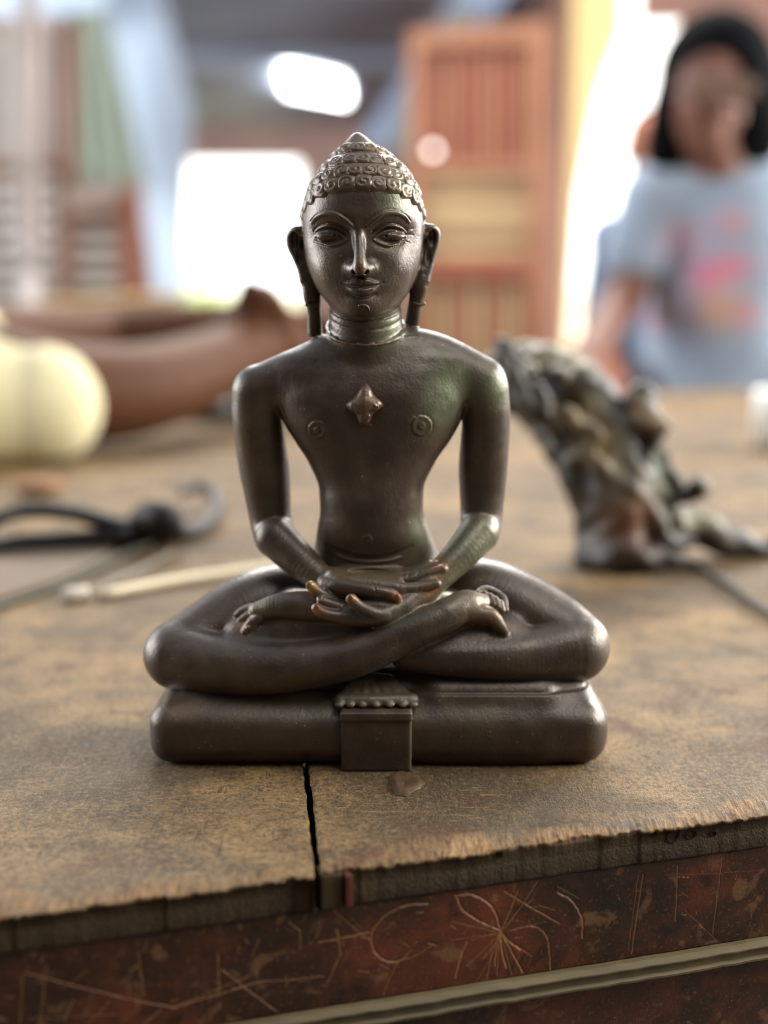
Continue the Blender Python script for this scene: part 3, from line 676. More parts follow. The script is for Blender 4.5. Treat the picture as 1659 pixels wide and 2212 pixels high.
def table_material():
    t = NT('worn_tabletop'); v = t.coord((1, 1, 1), (0, 0, -math.radians(16.8))); g1 = t.coord((5, 0.9, 1), (0, 0, -math.radians(5)))
    n1 = t.noise(v, 11, 6, 0.62, 0.5); n2 = t.noise(v, 46, 5, 0.66, 0.3); n3 = t.noise(g1, 130, 6, 0.7, 0.2); n4 = t.noise(v, 380, 5, 0.75); n5 = t.noise(v, 1300, 3, 0.7); n6 = t.noise(t.coord((0.08, 1, 1), (0, 0, math.radians(37))), 520, 3, 0.6)
    c = t.ramp(n1, [(0.28, sl(66, 54, 38)), (0.45, sl(112, 90, 62)), (0.6, sl(168, 134, 86)), (0.78, sl(202, 166, 110))])
    c = t.mix(t.mr(n2, 0.46, 0.62, 0, 0.8), c, sl(88, 68, 44)); c = t.mix(t.mr(n3, 0.48, 0.7, 0, 0.5), c, sl(152, 122, 82))
    c = t.mix(t.mr(n4, 0.50, 0.60, 0, 0.8), c, sl(72, 58, 40)); c = t.mix(t.mr(n4, 0.46, 0.36, 0, 0.6), c, sl(182, 150, 106))
    c = t.mix(t.mr(t.noise(v, 23, 3), 0.58, 0.7, 0, 0.5), c, sl(98, 58, 40))
    c = t.mix(t.mr(n5, 0.54, 0.66, 0, 0.6), c, sl(58, 46, 34)); c = t.mix(t.mr(n5, 0.42, 0.34, 0, 0.5), c, sl(190, 164, 124)); c = t.mix(t.mr(n6, 0.62, 0.68, 0, 0.65), c, sl(186, 150, 104)); n7 = t.noise(t.coord((1, 0.09, 1), (0, 0, math.radians(24))), 430, 3, 0.6); c = t.mix(t.mr(n7, 0.63, 0.69, 0, 0.6), c, sl(60, 46, 32)); c = t.mix(t.mr(t.noise(v, 7, 4, 0.6, 0.6), 0.50, 0.66, 0, 0.5), c, sl(72, 62, 44))
    w_ = t.attr('wear').outputs['Fac']
    wn = t.mix(t.mr(n3, 0.35, 0.65), sl(104, 66, 38), sl(222, 172, 110)); c = t.mix(t.math('MULTIPLY', w_, t.mr(n2, 0.36, 0.56, 0.15, 1.0)), c, wn)
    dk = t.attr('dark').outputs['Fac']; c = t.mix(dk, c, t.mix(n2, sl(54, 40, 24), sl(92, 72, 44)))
    vo = t.n('ShaderNodeTexVoronoi', feature='DISTANCE_TO_EDGE'); vv = t.coord((1, 2.6, 1), (0, 0, -math.radians(16.8))); t.l(vv, vo.inputs['Vector']); vo.inputs['Scale'].default_value = 330
    crk = t.mr(vo.outputs['Distance'], 0.0, 0.10, 0, 1)
    h = t.math('ADD', t.math('MULTIPLY', n4, 1.6), t.math('ADD', t.math('MULTIPLY', n3, 1.0), t.math('MULTIPLY', crk, 0.25)))
    t.set(Base_Color=c, Roughness=t.mr(n2, 0.3, 0.7, 0.42, 0.65)); t.b.inputs['Specular IOR Level'].default_value = 0.28
    h = t.math('ADD', h, t.math('MULTIPLY', n5, 0.7)); h = t.math('ADD', h, t.math('MULTIPLY', t.math('MULTIPLY', n3, w_), 5.0)); t.bump(h, 1.0, 0.0010); return t.m
M_TABLE = table_material()
table = empty('work_table', tbl(0.16, 0.6, -0.75), 'long old wooden work table with a splintered front edge under the statue', 'table')
U_J = 0.1105
def plank(u0, u1, fine, seed, d0=0.0, vend=1.42, gap=0.0014):
    """one board running away from the viewer, its front end chipped"""
    W_ = u1-u0
    if fine: us = np.unique(np.clip(np.concatenate([np.linspace(u0+gap, u1-gap, 70), np.arange(-0.035, 0.325, 0.0009)]), u0+gap, u1-gap)); vs = np.concatenate([np.linspace(0, 0.030, 52), np.linspace(0.0306, 0.16, 130)[1:], np.linspace(0.165, vend, 30)])
    else: us = np.linspace(u0+gap, u1-gap, max(6, int(W_/0.012))); vs = np.concatenate([np.linspace(0, 0.02, 6), np.linspace(0.03, vend, 30)])
    Ug, Vg = np.meshgrid(us, vs, indexing='ij')
    lip = 0.0026*(fbm(us*260, us*0+3, seed)-0.5)+0.0030*(fbm(us*60, us*0+9, seed+3)-0.5)+np.where(vnoise(us*130, us*0, seed+5) > 0.72, 0.0018, 0)+d0
    lip = lip[:, None]
    Vv = Vg+lip*np.clip(1-Vg/0.02, 0, 1)
    e = np.clip(1-Vg/0.013, 0, 1); Z = -0.0017*e**2
    splint = (fbm(Ug*900, Vg*90, seed+11, 3)-0.45); zone = np.clip(1-Vg/(0.006+0.020*vnoise(Ug*55, Ug*0, seed+12)), 0, 1)
    Z = Z+splint*zone*0.0019+0.0007*(fbm(Ug*30, Vg*22, seed+20)-0.5)
    if fine:
        jd = np.minimum(Ug-u0, u1-Ug); rag = fbm(Vg*220, Ug*0+u0*90, seed+31); Z = Z-0.0016*np.clip(1-jd/(0.0015+0.0022*rag), 0, 1)**1.5
        jag = 0.0016*(fbm(Vg*160, Ug*0+7, seed+35)-0.5); Ug = Ug+jag*np.where(Ug-u0 < u1-Ug, np.clip(1-(Ug-u0)/0.005, 0, 1), -np.clip(1-(u1-Ug)/0.005, 0, 1))
    wear = np.clip(zone*1.6*(0.30+vnoise(Ug*70, Vg*40, seed+14)), 0, 1)**0.8*np.clip(2.6*vnoise(Ug*42+5, Ug*0, seed+15)-0.45, 0.28, 1)
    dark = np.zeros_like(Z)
    X = Ug+SLANT*Vv; nu, nv_ = Ug.shape
    top = np.stack([X, Vv, Z], -1)
    TH = -0.0165; rows = [top]
    # front face, slightly undercut beneath the lip
    sk = []
    for f_, (dz, dv) in enumerate(((-0.0010, 0.0004), (-0.0016, 0.0016), (-0.008, 0.0019), (TH+0.0012, 0.0016), (TH, 0.0026))):
        q = top[:, 0].copy(); q[:, 2] = np.where(f_ >= 1, -0.0022, q[:, 2]); q[:, 1] += dv-(0.8 if f_ >= 1 else 0.0)*lip[:, 0]+ (0.0005*(fbm(us*120, us*0+f_, seed+40)-0.5)); q[:, 2] = (q[:, 2] if f_ < 2 else 0*q[:, 2])+dz; sk.append(q)
    sk = np.stack(sk[::-1], 1); G = np.concatenate([sk, top], 1)
    nv_ = G.shape[1]; idx = np.arange(nu*nv_).reshape(nu, nv_)
    V_ = G.reshape(-1, 3); Qd = np.stack([idx[:-1, :-1], idx[1:, :-1], idx[1:, 1:], idx[:-1, 1:]], -1).reshape(-1, 4)
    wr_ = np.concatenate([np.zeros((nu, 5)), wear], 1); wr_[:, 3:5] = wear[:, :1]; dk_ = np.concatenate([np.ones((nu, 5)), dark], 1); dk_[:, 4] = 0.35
    # side walls down to the underside
    allV = [V_]; allQ = [Qd]; n0 = len(V_)
    for col, flip in ((0, True), (nu-1, False)):
        s_ = G[col]; lo = s_.copy(); lo[:, 2] = TH; allV.append(lo); b_ = n0+np.arange(nv_); a_ = idx[col]
        qd = np.stack([a_[:-1], a_[1:], b_[1:], b_[:-1]], -1); allQ.append(qd[:, ::-1] if flip else qd); n0 += nv_
    Vt = np.concatenate(allV); ext = np.zeros(2*nv_)
    Wp = np.array(A_)[None]+Vt[:, :1]*np.array(EU)+Vt[:, 1:2]*np.array(EV)+np.array([0, 0, 1.0])*Vt[:, 2:3]
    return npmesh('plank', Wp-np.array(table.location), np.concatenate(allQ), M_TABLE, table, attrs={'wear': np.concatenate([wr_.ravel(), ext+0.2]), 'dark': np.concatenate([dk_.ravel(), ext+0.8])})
plank(-0.80, U_J, True, 1, -0.0012, gap=0.0012)
plank(U_J, 0.86, True, 60, 0.0006, gap=0.0012)
# filler strip under the joint and its reddish splinter
def tb_box(name, u0, u1, v0, v1, z0, z1, mat, parent=table, bev=0.0, sub=None):
    V_ = [tbl(u+SLANT*0, v, z)-parent.location for z in (z0, z1) for u, v in ((u0, v0), (u1, v0), (u1, v1), (u0, v1))]
    o = raw(name, V_, BOXF, mat, parent)
    if bev: m = o.modifiers.new('bevel', 'BEVEL'); m.width = bev; m.segments = 2; m.limit_method = 'NONE'
    return o
M_DARKW = wood('dark_stained_wood', sl(48, 26, 16), sl(86, 46, 28), 'X', 4)
M_RED = plain('bare_reddish_wood', sl(84, 42, 32), 0.7)
tb_box('splinter', 0.1205, 0.1235, -0.0012, 0.006, -0.0155, -0.003, M_RED, bev=0.0006)
tb_box('batten', -0.79, 0.85, 0.006, 1.45, -0.034, -0.0167, M_DARKW)
tb_box('end_block', 0.1118, 0.1200, 0.0004, 0.010, -0.0160, -0.0026, plain('dark_end_grain', sl(62, 48, 30), 0.85), bev=0.0008)
# knot in the right plank
kx, kv = None, None
kp = gnd(876, 1693)
def knot():
    V_ = []; F_ = []; n = 26; rr = [0.0, 0.0018, 0.0034, 0.0046, 0.0062]; hz = [-0.0004, -0.0001, 0.0004, 0.0007, -0.0008]
    r2 = random.Random(3)
    for j, (r, h_) in enumerate(zip(rr, hz)):
        for i in range(n):
            a = 2*math.pi*i/n; q = 1+0.12*math.sin(3*a+1)+0.12*r2.uniform(-1, 1); V_.append((r*q*1.15*math.cos(a), r*q*math.sin(a), h_+0.0002*r2.uniform(-1, 1)+0.0004))
    for j in range(4):
        for i in range(n): F_.append((j*n+i, (j+1)*n+i, (j+1)*n+(i+1) % n, j*n+(i+1) % n))
    o = raw('knot', V_, F_, wood('knot_wood', sl(64, 46, 32), sl(98, 76, 52), 'X', 30), table, True); o.location = kp-table.location+Vector((0, 0, 0.0006)); o.scale = (1, 2.1, 1)
knot()
# apron below the top with carved scratches
def apron_material():
    t = NT('varnished_apron'); v = t.coord((1, 1, 1), (0, 0, -math.radians(16.8))); g1 = t.coord((0.16, 1, 1), (0, 0, -math.radians(16.8)))
    n1 = t.noise(v, 22, 5, 0.6, 0.6); n2 = t.noise(g1, 160, 5, 0.65, 0.4); n3 = t.noise(v, 700, 3, 0.7); n4 = t.noise(v, 70, 4, 0.6, 0.8)
    c = t.ramp(n1, [(0.3, sl(26, 16, 11)), (0.48, sl(56, 31, 18)), (0.66, sl(104, 50, 30))])
    c = t.mix(t.mr(n2, 0.45, 0.7, 0, 0.5), c, sl(40, 26, 18)); c = t.mix(t.mr(n3, 0.60, 0.70, 0, 0.6), c, sl(150, 104, 62))
    c = t.mix(t.mr(n4, 0.58, 0.66, 0, 0.6), c, sl(122, 90, 60)); c = t.mix(t.mr(n4, 0.42, 0.34, 0, 0.7), c, sl(24, 16, 12))
    s_ = t.attr('scratch').outputs['Fac']; c = t.mix(t.math('MULTIPLY', s_, 1.0), c, t.mix(n4, sl(186, 136, 86), sl(128, 86, 52)))
    h = t.math('SUBTRACT', t.math('ADD', t.math('MULTIPLY', n3, 0.5), t.math('MULTIPLY', n2, 0.6)), t.math('MULTIPLY', s_, 1.2))
    t.set(Base_Color=c, Roughness=0.42); t.bump(h, 0.6, 0.0005); return t.m
M_APRON = apron_material()
S_ = []      # scratches in pixels: (points, width px, strength)
def scr(pts, w=3.0, s=0.9): S_.append((pts, w, s))
circ = [(807+78*0, 2000)]
scr([(925, 1952), (880, 1955), (838, 1975), (806, 2012), (808, 2050), (828, 2072), (862, 2076), (892, 2050)], 4.0, 1.0); scr([(868, 2074), (905, 2060), (940, 2038)], 3, 0.7); scr([(862, 2076), (845, 2110), (830, 2150)], 3, 0.7)
C0 = (1083, 2014)
scr([(985, 1935), (1020, 1932), (1055, 1950), (1072, 1975), (1083, 2014)], 4.5, 1.0); scr([(988, 1938), (1000, 1965), (1035, 1988), (1083, 2010)], 4.5, 0.9)
for x, y, w_, s in ((1120, 1925, 3.5, .9), (1165, 1900, 3, .8), (1110, 1985, 2.5, .6), (1095, 2090, 5, .95), (1070, 2085, 4, .8), (1130, 2100, 4, .8), (1045, 2070, 4, .8), (1010, 2085, 3, .6), (1030, 2120, 2.5, .5),
                    (1150, 2065, 3, .6), (980, 1990, 2.5, .5), (975, 2030, 2.5, .5), (1125, 2050, 7, .9), (1020, 2030, 2.5, .5), (1075, 2105, 2.5, .6), (1110, 2115, 2.5, .6), (1055, 2110, 3, .6), (1180, 1990, 2, .4)):
    mx, my = (x+C0[0])/2+random.Random(x).uniform(-6, 6), (y+C0[1])/2; scr([C0, (mx, my), (x, y)], w_, s)
scr([(1205, 1928), (1235, 1945), (1258, 1985), (1258, 2025)], 4.5, .9); scr([(1205, 1915), (1250, 1940)], 2.5, .5); scr([(1105, 2008), (1150, 2000), (1180, 2020), (1188, 2060), (1190, 2095)], 4, .7)
scr([(1090, 1925), (1150, 1960), (1210, 1995)], 3, .8); scr([(1165, 1955), (1200, 1965)], 2.5, .6); scr([(1010, 2035), (995, 2075), (985, 2110)], 6, .6)
for (a, b, w_, s) in (((55, 2100), (250, 2150), 3.5, .9), ((250, 2150), (375, 2175), 3.5, .9), ((375, 2175), (560, 2120), 4, .9), ((560, 2120), (700, 2108), 3, .8), ((375, 2175), (545, 2105), 3, .8), ((480, 2093), (600, 2185), 3.5, .8),
                      ((300, 2055), (312, 2150), 3.5, .6), ((472, 2060), (476, 2150), 4, .7), ((190, 2095), (130, 2140), 2.5, .6), ((50, 2105), (45, 2212), 4, .5), ((100, 2085), (88, 2212), 3.5, .6), ((160, 2160), (140, 2205), 4, .6), ((240, 2160), (190, 2212), 3, .7),
                      ((60, 2200), (250, 2190), 2.5, .6), ((310, 2212), (350, 2180), 3.5, .9), ((730, 2010), (738, 2060), 5, .55), ((738, 2060), (705, 2130), 4, .55), ((690, 2035), (800, 2012), 4, .85), ((625, 1990), (650, 2010), 3, .8), ((650, 2010), (650, 2050), 3, .6),
                      ((720, 1965), (800, 2030), 3, .55), ((320, 2030), (310, 2055), 3, .7), ((560, 2030), (545, 2065), 4, .4),
                      ((1390, 1890), (1365, 2060), 3.5, .5), ((1380, 1890), (1358, 2050), 2.5, .4), ((1465, 1870), (1460, 1990), 3, .5), ((1560, 1860), (1540, 2020), 2.5, .4), ((1440, 1890), (1640, 1880), 2.5, .3), ((1480, 1965), (1560, 2040), 2.5, .35),
                      ((1115, 1900), (1112, 1925), 2.5, .5), ((1120, 1860), (1113, 1905), 2.5, .7), ((884, 1870), (880, 1915), 2, .6)): scr([a, ((a[0]+b[0])/2, (a[1]+b[1])/2+1), b], w_, s)
rs = random.Random(9)
for i in range(90):
    x = rs.uniform(0, 1659); y = 2000-0.132*x+rs.uniform(25, 215); a = rs.uniform(0, 6.28); L = rs.uniform(4, 26); scr([(x, y), (x+L*math.cos(a), y+L*0.6*math.sin(a))], rs.uniform(1.6, 4.5), rs.uniform(.2, .8))
APV = 0.0030
def apron_mesh(name, zt, zb, v, parent, u0=-0.03, u1=0.335):
    us = np.arange(u0, u1, 0.00034); zs = np.arange(zb, zt+1e-9, 0.00034); Ug, Zg = np.meshgrid(us, zs, indexing='ij'); m = np.zeros_like(Ug)
    for pts, w_, s in S_:
        P_ = catmull(pts, 8) if len(pts) > 2 else np.array([pts[0], pts[1]], float)
        q = np.array([front_uz(a, b, v) for a, b in P_])+NR.normal(0, 0.00009, (len(P_), 2))
        if q[:, 1].max() < zb-.002 or q[:, 1].min() > zt+.002: continue
        r_ = w_*0.32*0.00017
        i0_, i1_ = np.searchsorted(us, [q[:, 0].min()-.002, q[:, 0].max()+.002]); j0, j1 = np.searchsorted(zs, [q[:, 1].min()-.002, q[:, 1].max()+.002])
        if i1_ <= i0_ or j1 <= j0: continue
        X = Ug[i0_:i1_, j0:j1]; Y = Zg[i0_:i1_, j0:j1]; best = np.full(X.shape, 1.0)
        for a, b in zip(q[:-1], q[1:]):
            ab = b-a; L = ab@ab+1e-12; t_ = np.clip(((X-a[0])*ab[0]+(Y-a[1])*ab[1])/L, 0, 1); best = np.minimum(best, np.hypot(X-a[0]-t_*ab[0], Y-a[1]-t_*ab[1]))
        brk = 0.55+0.75*vnoise(X*900, Y*900, int(w_*10)); val = s*np.clip(1.25-best/(r_*1.5), 0, 1)*np.clip(brk, 0, 1)
        m[i0_:i1_, j0:j1] = np.maximum(m[i0_:i1_, j0:j1], val)
    D = 0.00012*(fbm(Ug*220, Zg*500, 77)-0.5)-0.0+0.0002*m
    Wp = np.array(A_)+Ug[..., None]*np.array(EU)+(v+D)[..., None]*np.array(EV); Wp[..., 2] = Zg
    idx = np.arange(Ug.size).reshape(Ug.shape); Qd = np.stack([idx[:-1, :-1], idx[1:, :-1], idx[1:, 1:], idx[:-1, 1:]], -1).reshape(-1, 4)
    nv0 = Ug.size; back = []
    # give the board its thickness: a closed rim behind the carved face
    ring = np.concatenate([idx[:, 0], idx[-1, 1:], idx[::-1, -1][1:], idx[0, ::-1][1:-1]])
    Vf = Wp.reshape(-1, 3); Rb = Vf[ring]+np.array(EV)*0.018; n_ = len(ring); rb = nv0+np.arange(n_)
    Qr = np.stack([ring, rb, np.roll(rb, -1), np.roll(ring, -1)], -1)
    return npmesh(name, np.concatenate([Vf, Rb])-np.array(parent.location), np.concatenate([Qd, Qr]), M_APRON, parent, attrs={'scratch': np.concatenate([m.ravel(), np.zeros(n_)])})
apron_mesh('apron', -0.0166, -0.0560, APV, table)
M_STRIP = wood('grey_green_moulding', sl(84, 76, 56), sl(118, 104, 74), 'X', 5)
def bead():
    prof = [(0.006, -0.0562), (0.0005, -0.0564), (-0.0022, -0.0576), (-0.0022, -0.0582), (-0.0004, -0.0592), (-0.0004, -0.0622), (-0.0018, -0.0630), (-0.0016, -0.0640), (0.002, -0.0646), (0.008, -0.0646)]
    us = np.linspace(-0.8, 0.86, 260); V_ = []; F_ = []; n = len(prof)
    for i, u in enumerate(us):
        j_ = 0.0004*(random.Random(i).random()-0.5)
        for v, z in prof: V_.append(tbl(u, v+j_, z+j_)-table.location)
    for i in range(len(us)-1):
        for k in range(n-1): F_.append((i*n+k, i*n+k+1, (i+1)*n+k+1, (i+1)*n+k))
    raw('moulding', V_, F_, M_STRIP, table)
bead()
apron_mesh('lower_rail', -0.0646, -0.11, APV+0.0012, table)
for nm, z0, z1, v0 in (('apron', -0.056, -0.0166, APV), ('lower_rail', -0.11, -0.0646, APV+0.0012)):
    tb_box(nm, -0.8, -0.0302, v0, v0+0.018, z0, z1, M_APRON); tb_box(nm, 0.3352, 0.86, v0, v0+0.018, z0, z1, M_APRON)
for u, v in ((-0.76, 0.05), (0.80, 0.05), (-0.6, 1.40), (0.94, 1.40)): tb_box('leg', u-0.035, u+0.035, v-0.03, v+0.04, -0.75, -0.0166, M_DARKW, bev=0.003)
tb_box('side_rail', -0.80, -0.78, 0.02, 1.42, -0.10, -0.0166, M_DARKW); tb_box('side_rail', 0.84, 0.86, 0.02, 1.42, -0.10, -0.0166, M_DARKW)
# worm holes in the front edge
for i, (px, py, r) in enumerate(((1456, 1806, 0.0024), (1494, 1803, 0.0019), (1541, 1801, 0.0012), (1412, 1800, 0.0012), (1080, 1846, 0.0011))):
    u, z = front_uz(px, py, 0.0012); V_ = []; F_ = []; n = 14
    for j, (rr, dv) in enumerate(((1.35, -0.0002), (1.0, -0.0006), (0.85, 0.0), (0.0, 0.0008))):
        for k in range(n):
            a = 2*math.pi*k/n; q = rr*r*(1+0.15*math.sin(2*a+i)); V_.append(tbl(u+q*math.cos(a), 0.0018+dv, z+q*math.sin(a))-table.location)
    for j in range(3):
        for k in range(n): F_.append((j*n+k, j*n+(k+1) % n, (j+1)*n+(k+1) % n, (j+1)*n+k))
    raw('worm_hole', V_, F_, plain('worm_hole_wood', sl(30, 22, 16) if i else sl(36, 28, 20), 0.9), table, True)

# ================================================================== THE SHED
FZ = -0.75
M_FLOOR = plain('concrete_floor', sl(104, 94, 84), 0.8, 0.15, 3); M_PINK = plain('pink_plaster', sl(200, 156, 142), 0.85, 0.12, 2); M_DWALL = plain('dark_board_wall', sl(74, 64, 56), 0.8, 0.2, 3)
def struct(o): o['kind'] = 'structure'; return o
struct(box('floor', (-6, -3.5, FZ-0.05), (7, 7.12, FZ), M_FLOOR)); struct(box('floor', (-6, 7.12, FZ-0.05), (1.0, 12.2, FZ), M_FLOOR))
BY = 12.0; M_PINKB = plain('pale_pink_plaster', sl(230, 196, 184), 0.85, 0.12, 2)
def px_x(px, y): return at(px, 1106, y).x
def px_z(py, y): return at(829, py, y).z
wx0, wx1, wz0, wz1 = px_x(352, BY), px_x(668, BY), px_z(690, BY), px_z(352, BY)
dx0, dx1, dz1 = px_x(1150, BY), px_x(1470, BY), px_z(-70, BY)
struct(box('wall_back', (-6, BY, FZ), (wx0, BY+0.15, 3.6), M_PINKB)); struct(box('wall_back', (wx1, BY, FZ), (1.0, BY+0.15, 3.6), M_PINKB))
struct(box('wall_back', (wx0, BY, wz1), (wx1, BY+0.15, 3.6), M_PINKB)); struct(box('wall_back', (wx0, BY, FZ), (wx1, BY+0.15, wz0), M_PINKB))
RZ0 = px_z(275, BY)+0.02
def roof_z(y): return RZ0+(BY-y)*0.105
PY = 7.0; qx = lambda p: px_x(p, PY); qz = lambda p: px_z(p, PY)     # the doorway wall at the right stands nearer
struct(box('wall_right', (0.90, PY+0.12, FZ), (1.0, BY, 3.6), M_PINK))
struct(box('wall_back', (qx(1464), PY, FZ), (5.6, PY+0.12, 3.6), M_PINK)); struct(box('wall_back', (qx(1347), PY, qz(46)), (qx(1464), PY+0.12, 3.6), M_PINK)); struct(box('wall_back', (0.90, PY, FZ), (qx(1203), PY+0.12, 3.6), M_PINK))
struct(box('trim_2', (qx(1203), PY, roof_z(PY)-0.12), (qx(1347), PY+0.12, 3.6), M_PINK))
M_FR = plain('window_frame_paint', sl(150, 150, 140), 0.6)
wf = struct(box('window_1', (wx0, BY-0.03, wz0), (wx0+0.05, BY+0.1, wz1), M_FR)); 
for lo, hi in (((wx1-0.05, BY-0.03, wz0), (wx1, BY+0.1, wz1)), ((wx0, BY-0.03, wz0-0.05), (wx1, BY+0.1, wz0))): struct(box('trim_1', lo, hi, M_FR))
struct(box('wall_right', (5.6, 2.2, FZ), (5.75, PY+0.12, 3.6), M_PINK)); struct(box('wall_left', (-4.7, 2.6, FZ), (-4.55, BY, 3.6), M_DWALL)); struct(box('wall_front', (-6, -3.5, FZ), (7, -3.35, 3.6), M_DWALL))
struct(box('wall_left', (-4.7, -3.4, FZ), (-4.55, 0.2, 3.6), M_DWALL)); struct(box('wall_right', (5.6, -3.4, FZ), (5.75, 0.6, 3.6), M_DWALL))  # unseen near right wall, lengthened to cut side light on the fronts
# leafy shrubs outside the window give its green rim
M_LEAF = plain('sunlit_leaves', sl(150, 190, 60), 0.6, 0.3, 30)
def shrub(loc, r, seed, label):
    e = empty('shrub', loc, label, 'shrub', 'shrubs outside the far window'); rr = random.Random(seed); V_ = []; F_ = []
    for i in range(900):
        d = Vector((rr.gauss(0, 1), rr.gauss(0, 1), rr.gauss(0, 1))).normalized()*r*rr.uniform(0.75, 1.0); d.z = abs(d.z)*1.1+r*0.15
        a = Vector((rr.gauss(0, 1), rr.gauss(0, 1), rr.gauss(0, 1))).normalized(); b = a.cross(d).normalized(); s = rr.uniform(0.03, 0.06); n = len(V_)
        V_ += [d-a*s, d+b*s*0.5, d+a*s, d-b*s*0.5]; F_.append((n, n+1, n+2, n+3))
    raw('foliage', V_, F_, M_LEAF, e); st = raw('stem', [(-.03, -.03, 0), (.03, -.03, 0), (.03, .03, 0), (-.03, .03, 0), (-.02, -.02, r), (.02, -.02, r), (.02, .02, r), (-.02, .02, r)], BOXF, plain('stem_bark', sl(90, 70, 50)), e)
struct(box('ground', (-8, 7.13, FZ-0.1), (9, 30, FZ-0.06), plain('bright_yard_ground', sl(225, 220, 190), 0.9)))
shrub(Vector((wx0-0.1, 13.2, FZ-0.04)), 0.75, 5, 'sunlit green shrub outside the left side of the far window')
# roof: dark corrugated sheets that rise towards the viewer
M_ROOF = plain('dark_blue_grey_roof_sheet', sl(186, 200, 222), 0.55, 0.08, 4)
def roof_sheet(x0, x1, y0, y1, mat, name='ceiling', pitch=0.12):
    xs = np.arange(y0, y1+1e-6, pitch/4); V_ = []; F_ = []
    for i, yy in enumerate(xs):
        z = roof_z(yy)+0.012*math.cos(2*math.pi*yy/pitch)
        V_ += [(x0, yy, z), (x1, yy, z), (x0, yy, z+0.01), (x1, yy, z+0.01)]
    for i in range(len(xs)-1):
        a = i*4; F_ += [(a, a+1, a+5, a+4), (a+2, a+6, a+7, a+3), (a, a+4, a+6, a+2), (a+1, a+3, a+7, a+5)]
    return raw(name, V_, F_, mat, None, True)
sy0 = 8.2
def roof_at(px, py):
    d = ray(px, py); t = (RZ0+0.105*(BY-CAMY)-CAMH)/(d[2]+0.105*d[1]); return Vector((d[0]*t, CAMY+d[1]*t, CAMH+d[2]*t))
k1, k2 = roof_at(615, 175), roof_at(745, 170)
struct(roof_sheet(-4.6, 5.7, -3.4, 7.12, M_ROOF)); struct(roof_sheet(-4.6, 1.0, 7.12, 12.1, M_ROOF))
# purlins under the sheets
M_STEEL = plain('grey_painted_steel', sl(118, 124, 130), 0.5)
for yy in (9.3, 7.4, 5.5, 3.6): struct(box('beam', (-4.55, yy, roof_z(yy)-0.11), (5.6 if yy < 7 else 0.9, yy+0.05, roof_z(yy)-0.03), M_ROOF))
def skylight():
    c = [roof_at(612, 138), roof_at(742, 168), roof_at(748, 205), roof_at(622, 182)]
    V_ = [p+Vector((0, -0.02, -0.05)) for p in c]+[p+Vector((0, 0, -0.02)) for p in c]
    o = raw('window_2', V_, [(0, 1, 2, 3), (7, 6, 5, 4), (0, 4, 5, 1), (1, 5, 6, 2), (2, 6, 7, 3), (3, 7, 4, 0)], emit('daylight_through_skylight', (1, 1, 0.98, 1), 9)); struct(o)
skylight()

# ---- rafters and posts painted pale blue
M_BLUE = plain('pale_blue_paint', sl(196, 213, 232), 0.5, 0.05, 3); M_BLUE2 = plain('blue_grey_beam_paint', sl(176, 196, 226), 0.5, 0.08, 3); M_GREYW = plain('grey_board', sl(150, 152, 150), 0.6, 0.1, 3)
tag(slabpoly('blue_rafter', [(770, 320), (1010, -60), (1130, -60), (870, 320)], 6.5, 0.10, M_BLUE2), 'blue-grey sloping rafter behind the statue\'s head', 'rafter')
tag(slabpoly('grey_brace', [(830, 330), (905, 90), (985, 12), (1040, 12), (1010, 100), (900, 330)], 6.3, 0.2, M_GREYW), 'grey brace board beside the wooden cabinet, under the rafter', 'brace')
tag(slabpoly('leaning_post', [(200, -60), (330, -60), (405, 220), (388, 700), (345, 700), (300, 380)], 4.6, 0.12, M_BLUE), 'pale blue painted post leaning behind the green cloth', 'post')
tag(slabpoly('pale_beam', [(-60, -60), (230, -60), (230, 22), (-60, 45)], 4.4, 0.10, M_BLUE), 'pale blue horizontal beam above the louvred shutters', 'beam')
# ---- cream board and daylight by the doorway
def cream():
    t = NT('cream_translucent_sheet'); tr = t.n('ShaderNodeBsdfTranslucent'); tr.inputs[0].default_value = sl(234, 228, 200); mx = t.n('ShaderNodeMixShader'); mx.inputs[0].default_value = 0.85
    t.set(Base_Color=sl(226, 214, 170), Roughness=0.7); t.l(t.b.outputs[0], mx.inputs[1]); t.l(tr.outputs[0], mx.inputs[2]); t.l(mx.outputs[0], t.out.inputs[0]); return t.m
M_CREAM = cream()
tag(slabpoly('cream_sheet', [(1190, -260), (1352, -260), (1352, 70), (1300, 200), (1256, 420), (1216, 900), (1186, 900)], PY+0.14, 0.006, M_CREAM), 'cream translucent sheet covering the left side of the bright doorway', 'sheet')
# ---- wooden cabinet
cabx0, cabx1 = 884, 1192; CYY = 3.6
M_W1 = wood('orange_brown_wood', sl(138, 90, 66), sl(164, 116, 88), 'Z', 3); M_W2 = wood('red_brown_wood', sl(124, 66, 50), sl(152, 90, 70), 'Z', 3); M_W3 = wood('tan_wood', sl(160, 132, 96), sl(190, 164, 124), 'X', 3)
M_W4 = wood('dark_brown_wood', sl(128, 94, 70), sl(160, 124, 94), 'X', 3)
c0 = at(1038, 1106, CYY); cab = empty('slatted_cabinet', Vector((c0.x, CYY, FZ)), 'tall orange-brown wooden cabinet with slatted panels left of the bright doorway', 'cabinet')
slabpoly('back_panel', [(892, 66), (1186, 46), (1180, 1500), (892, 1500)], CYY+0.06, 0.35, M_W1, cab)
slabpoly('stile', [(1148, 48), (1192, 45), (1184, 1500), (1146, 1500)], CYY, 0.06, M_W1, cab, 0.004); slabpoly('stile', [(884, 66), (912, 64), (912, 1500), (886, 1500)], CYY, 0.06, M_W1, cab, 0.004)
slabpoly('top_rail', [(912, 64), (1148, 48), (1148, 96), (912, 104)], CYY, 0.06, M_W1, cab, 0.004)
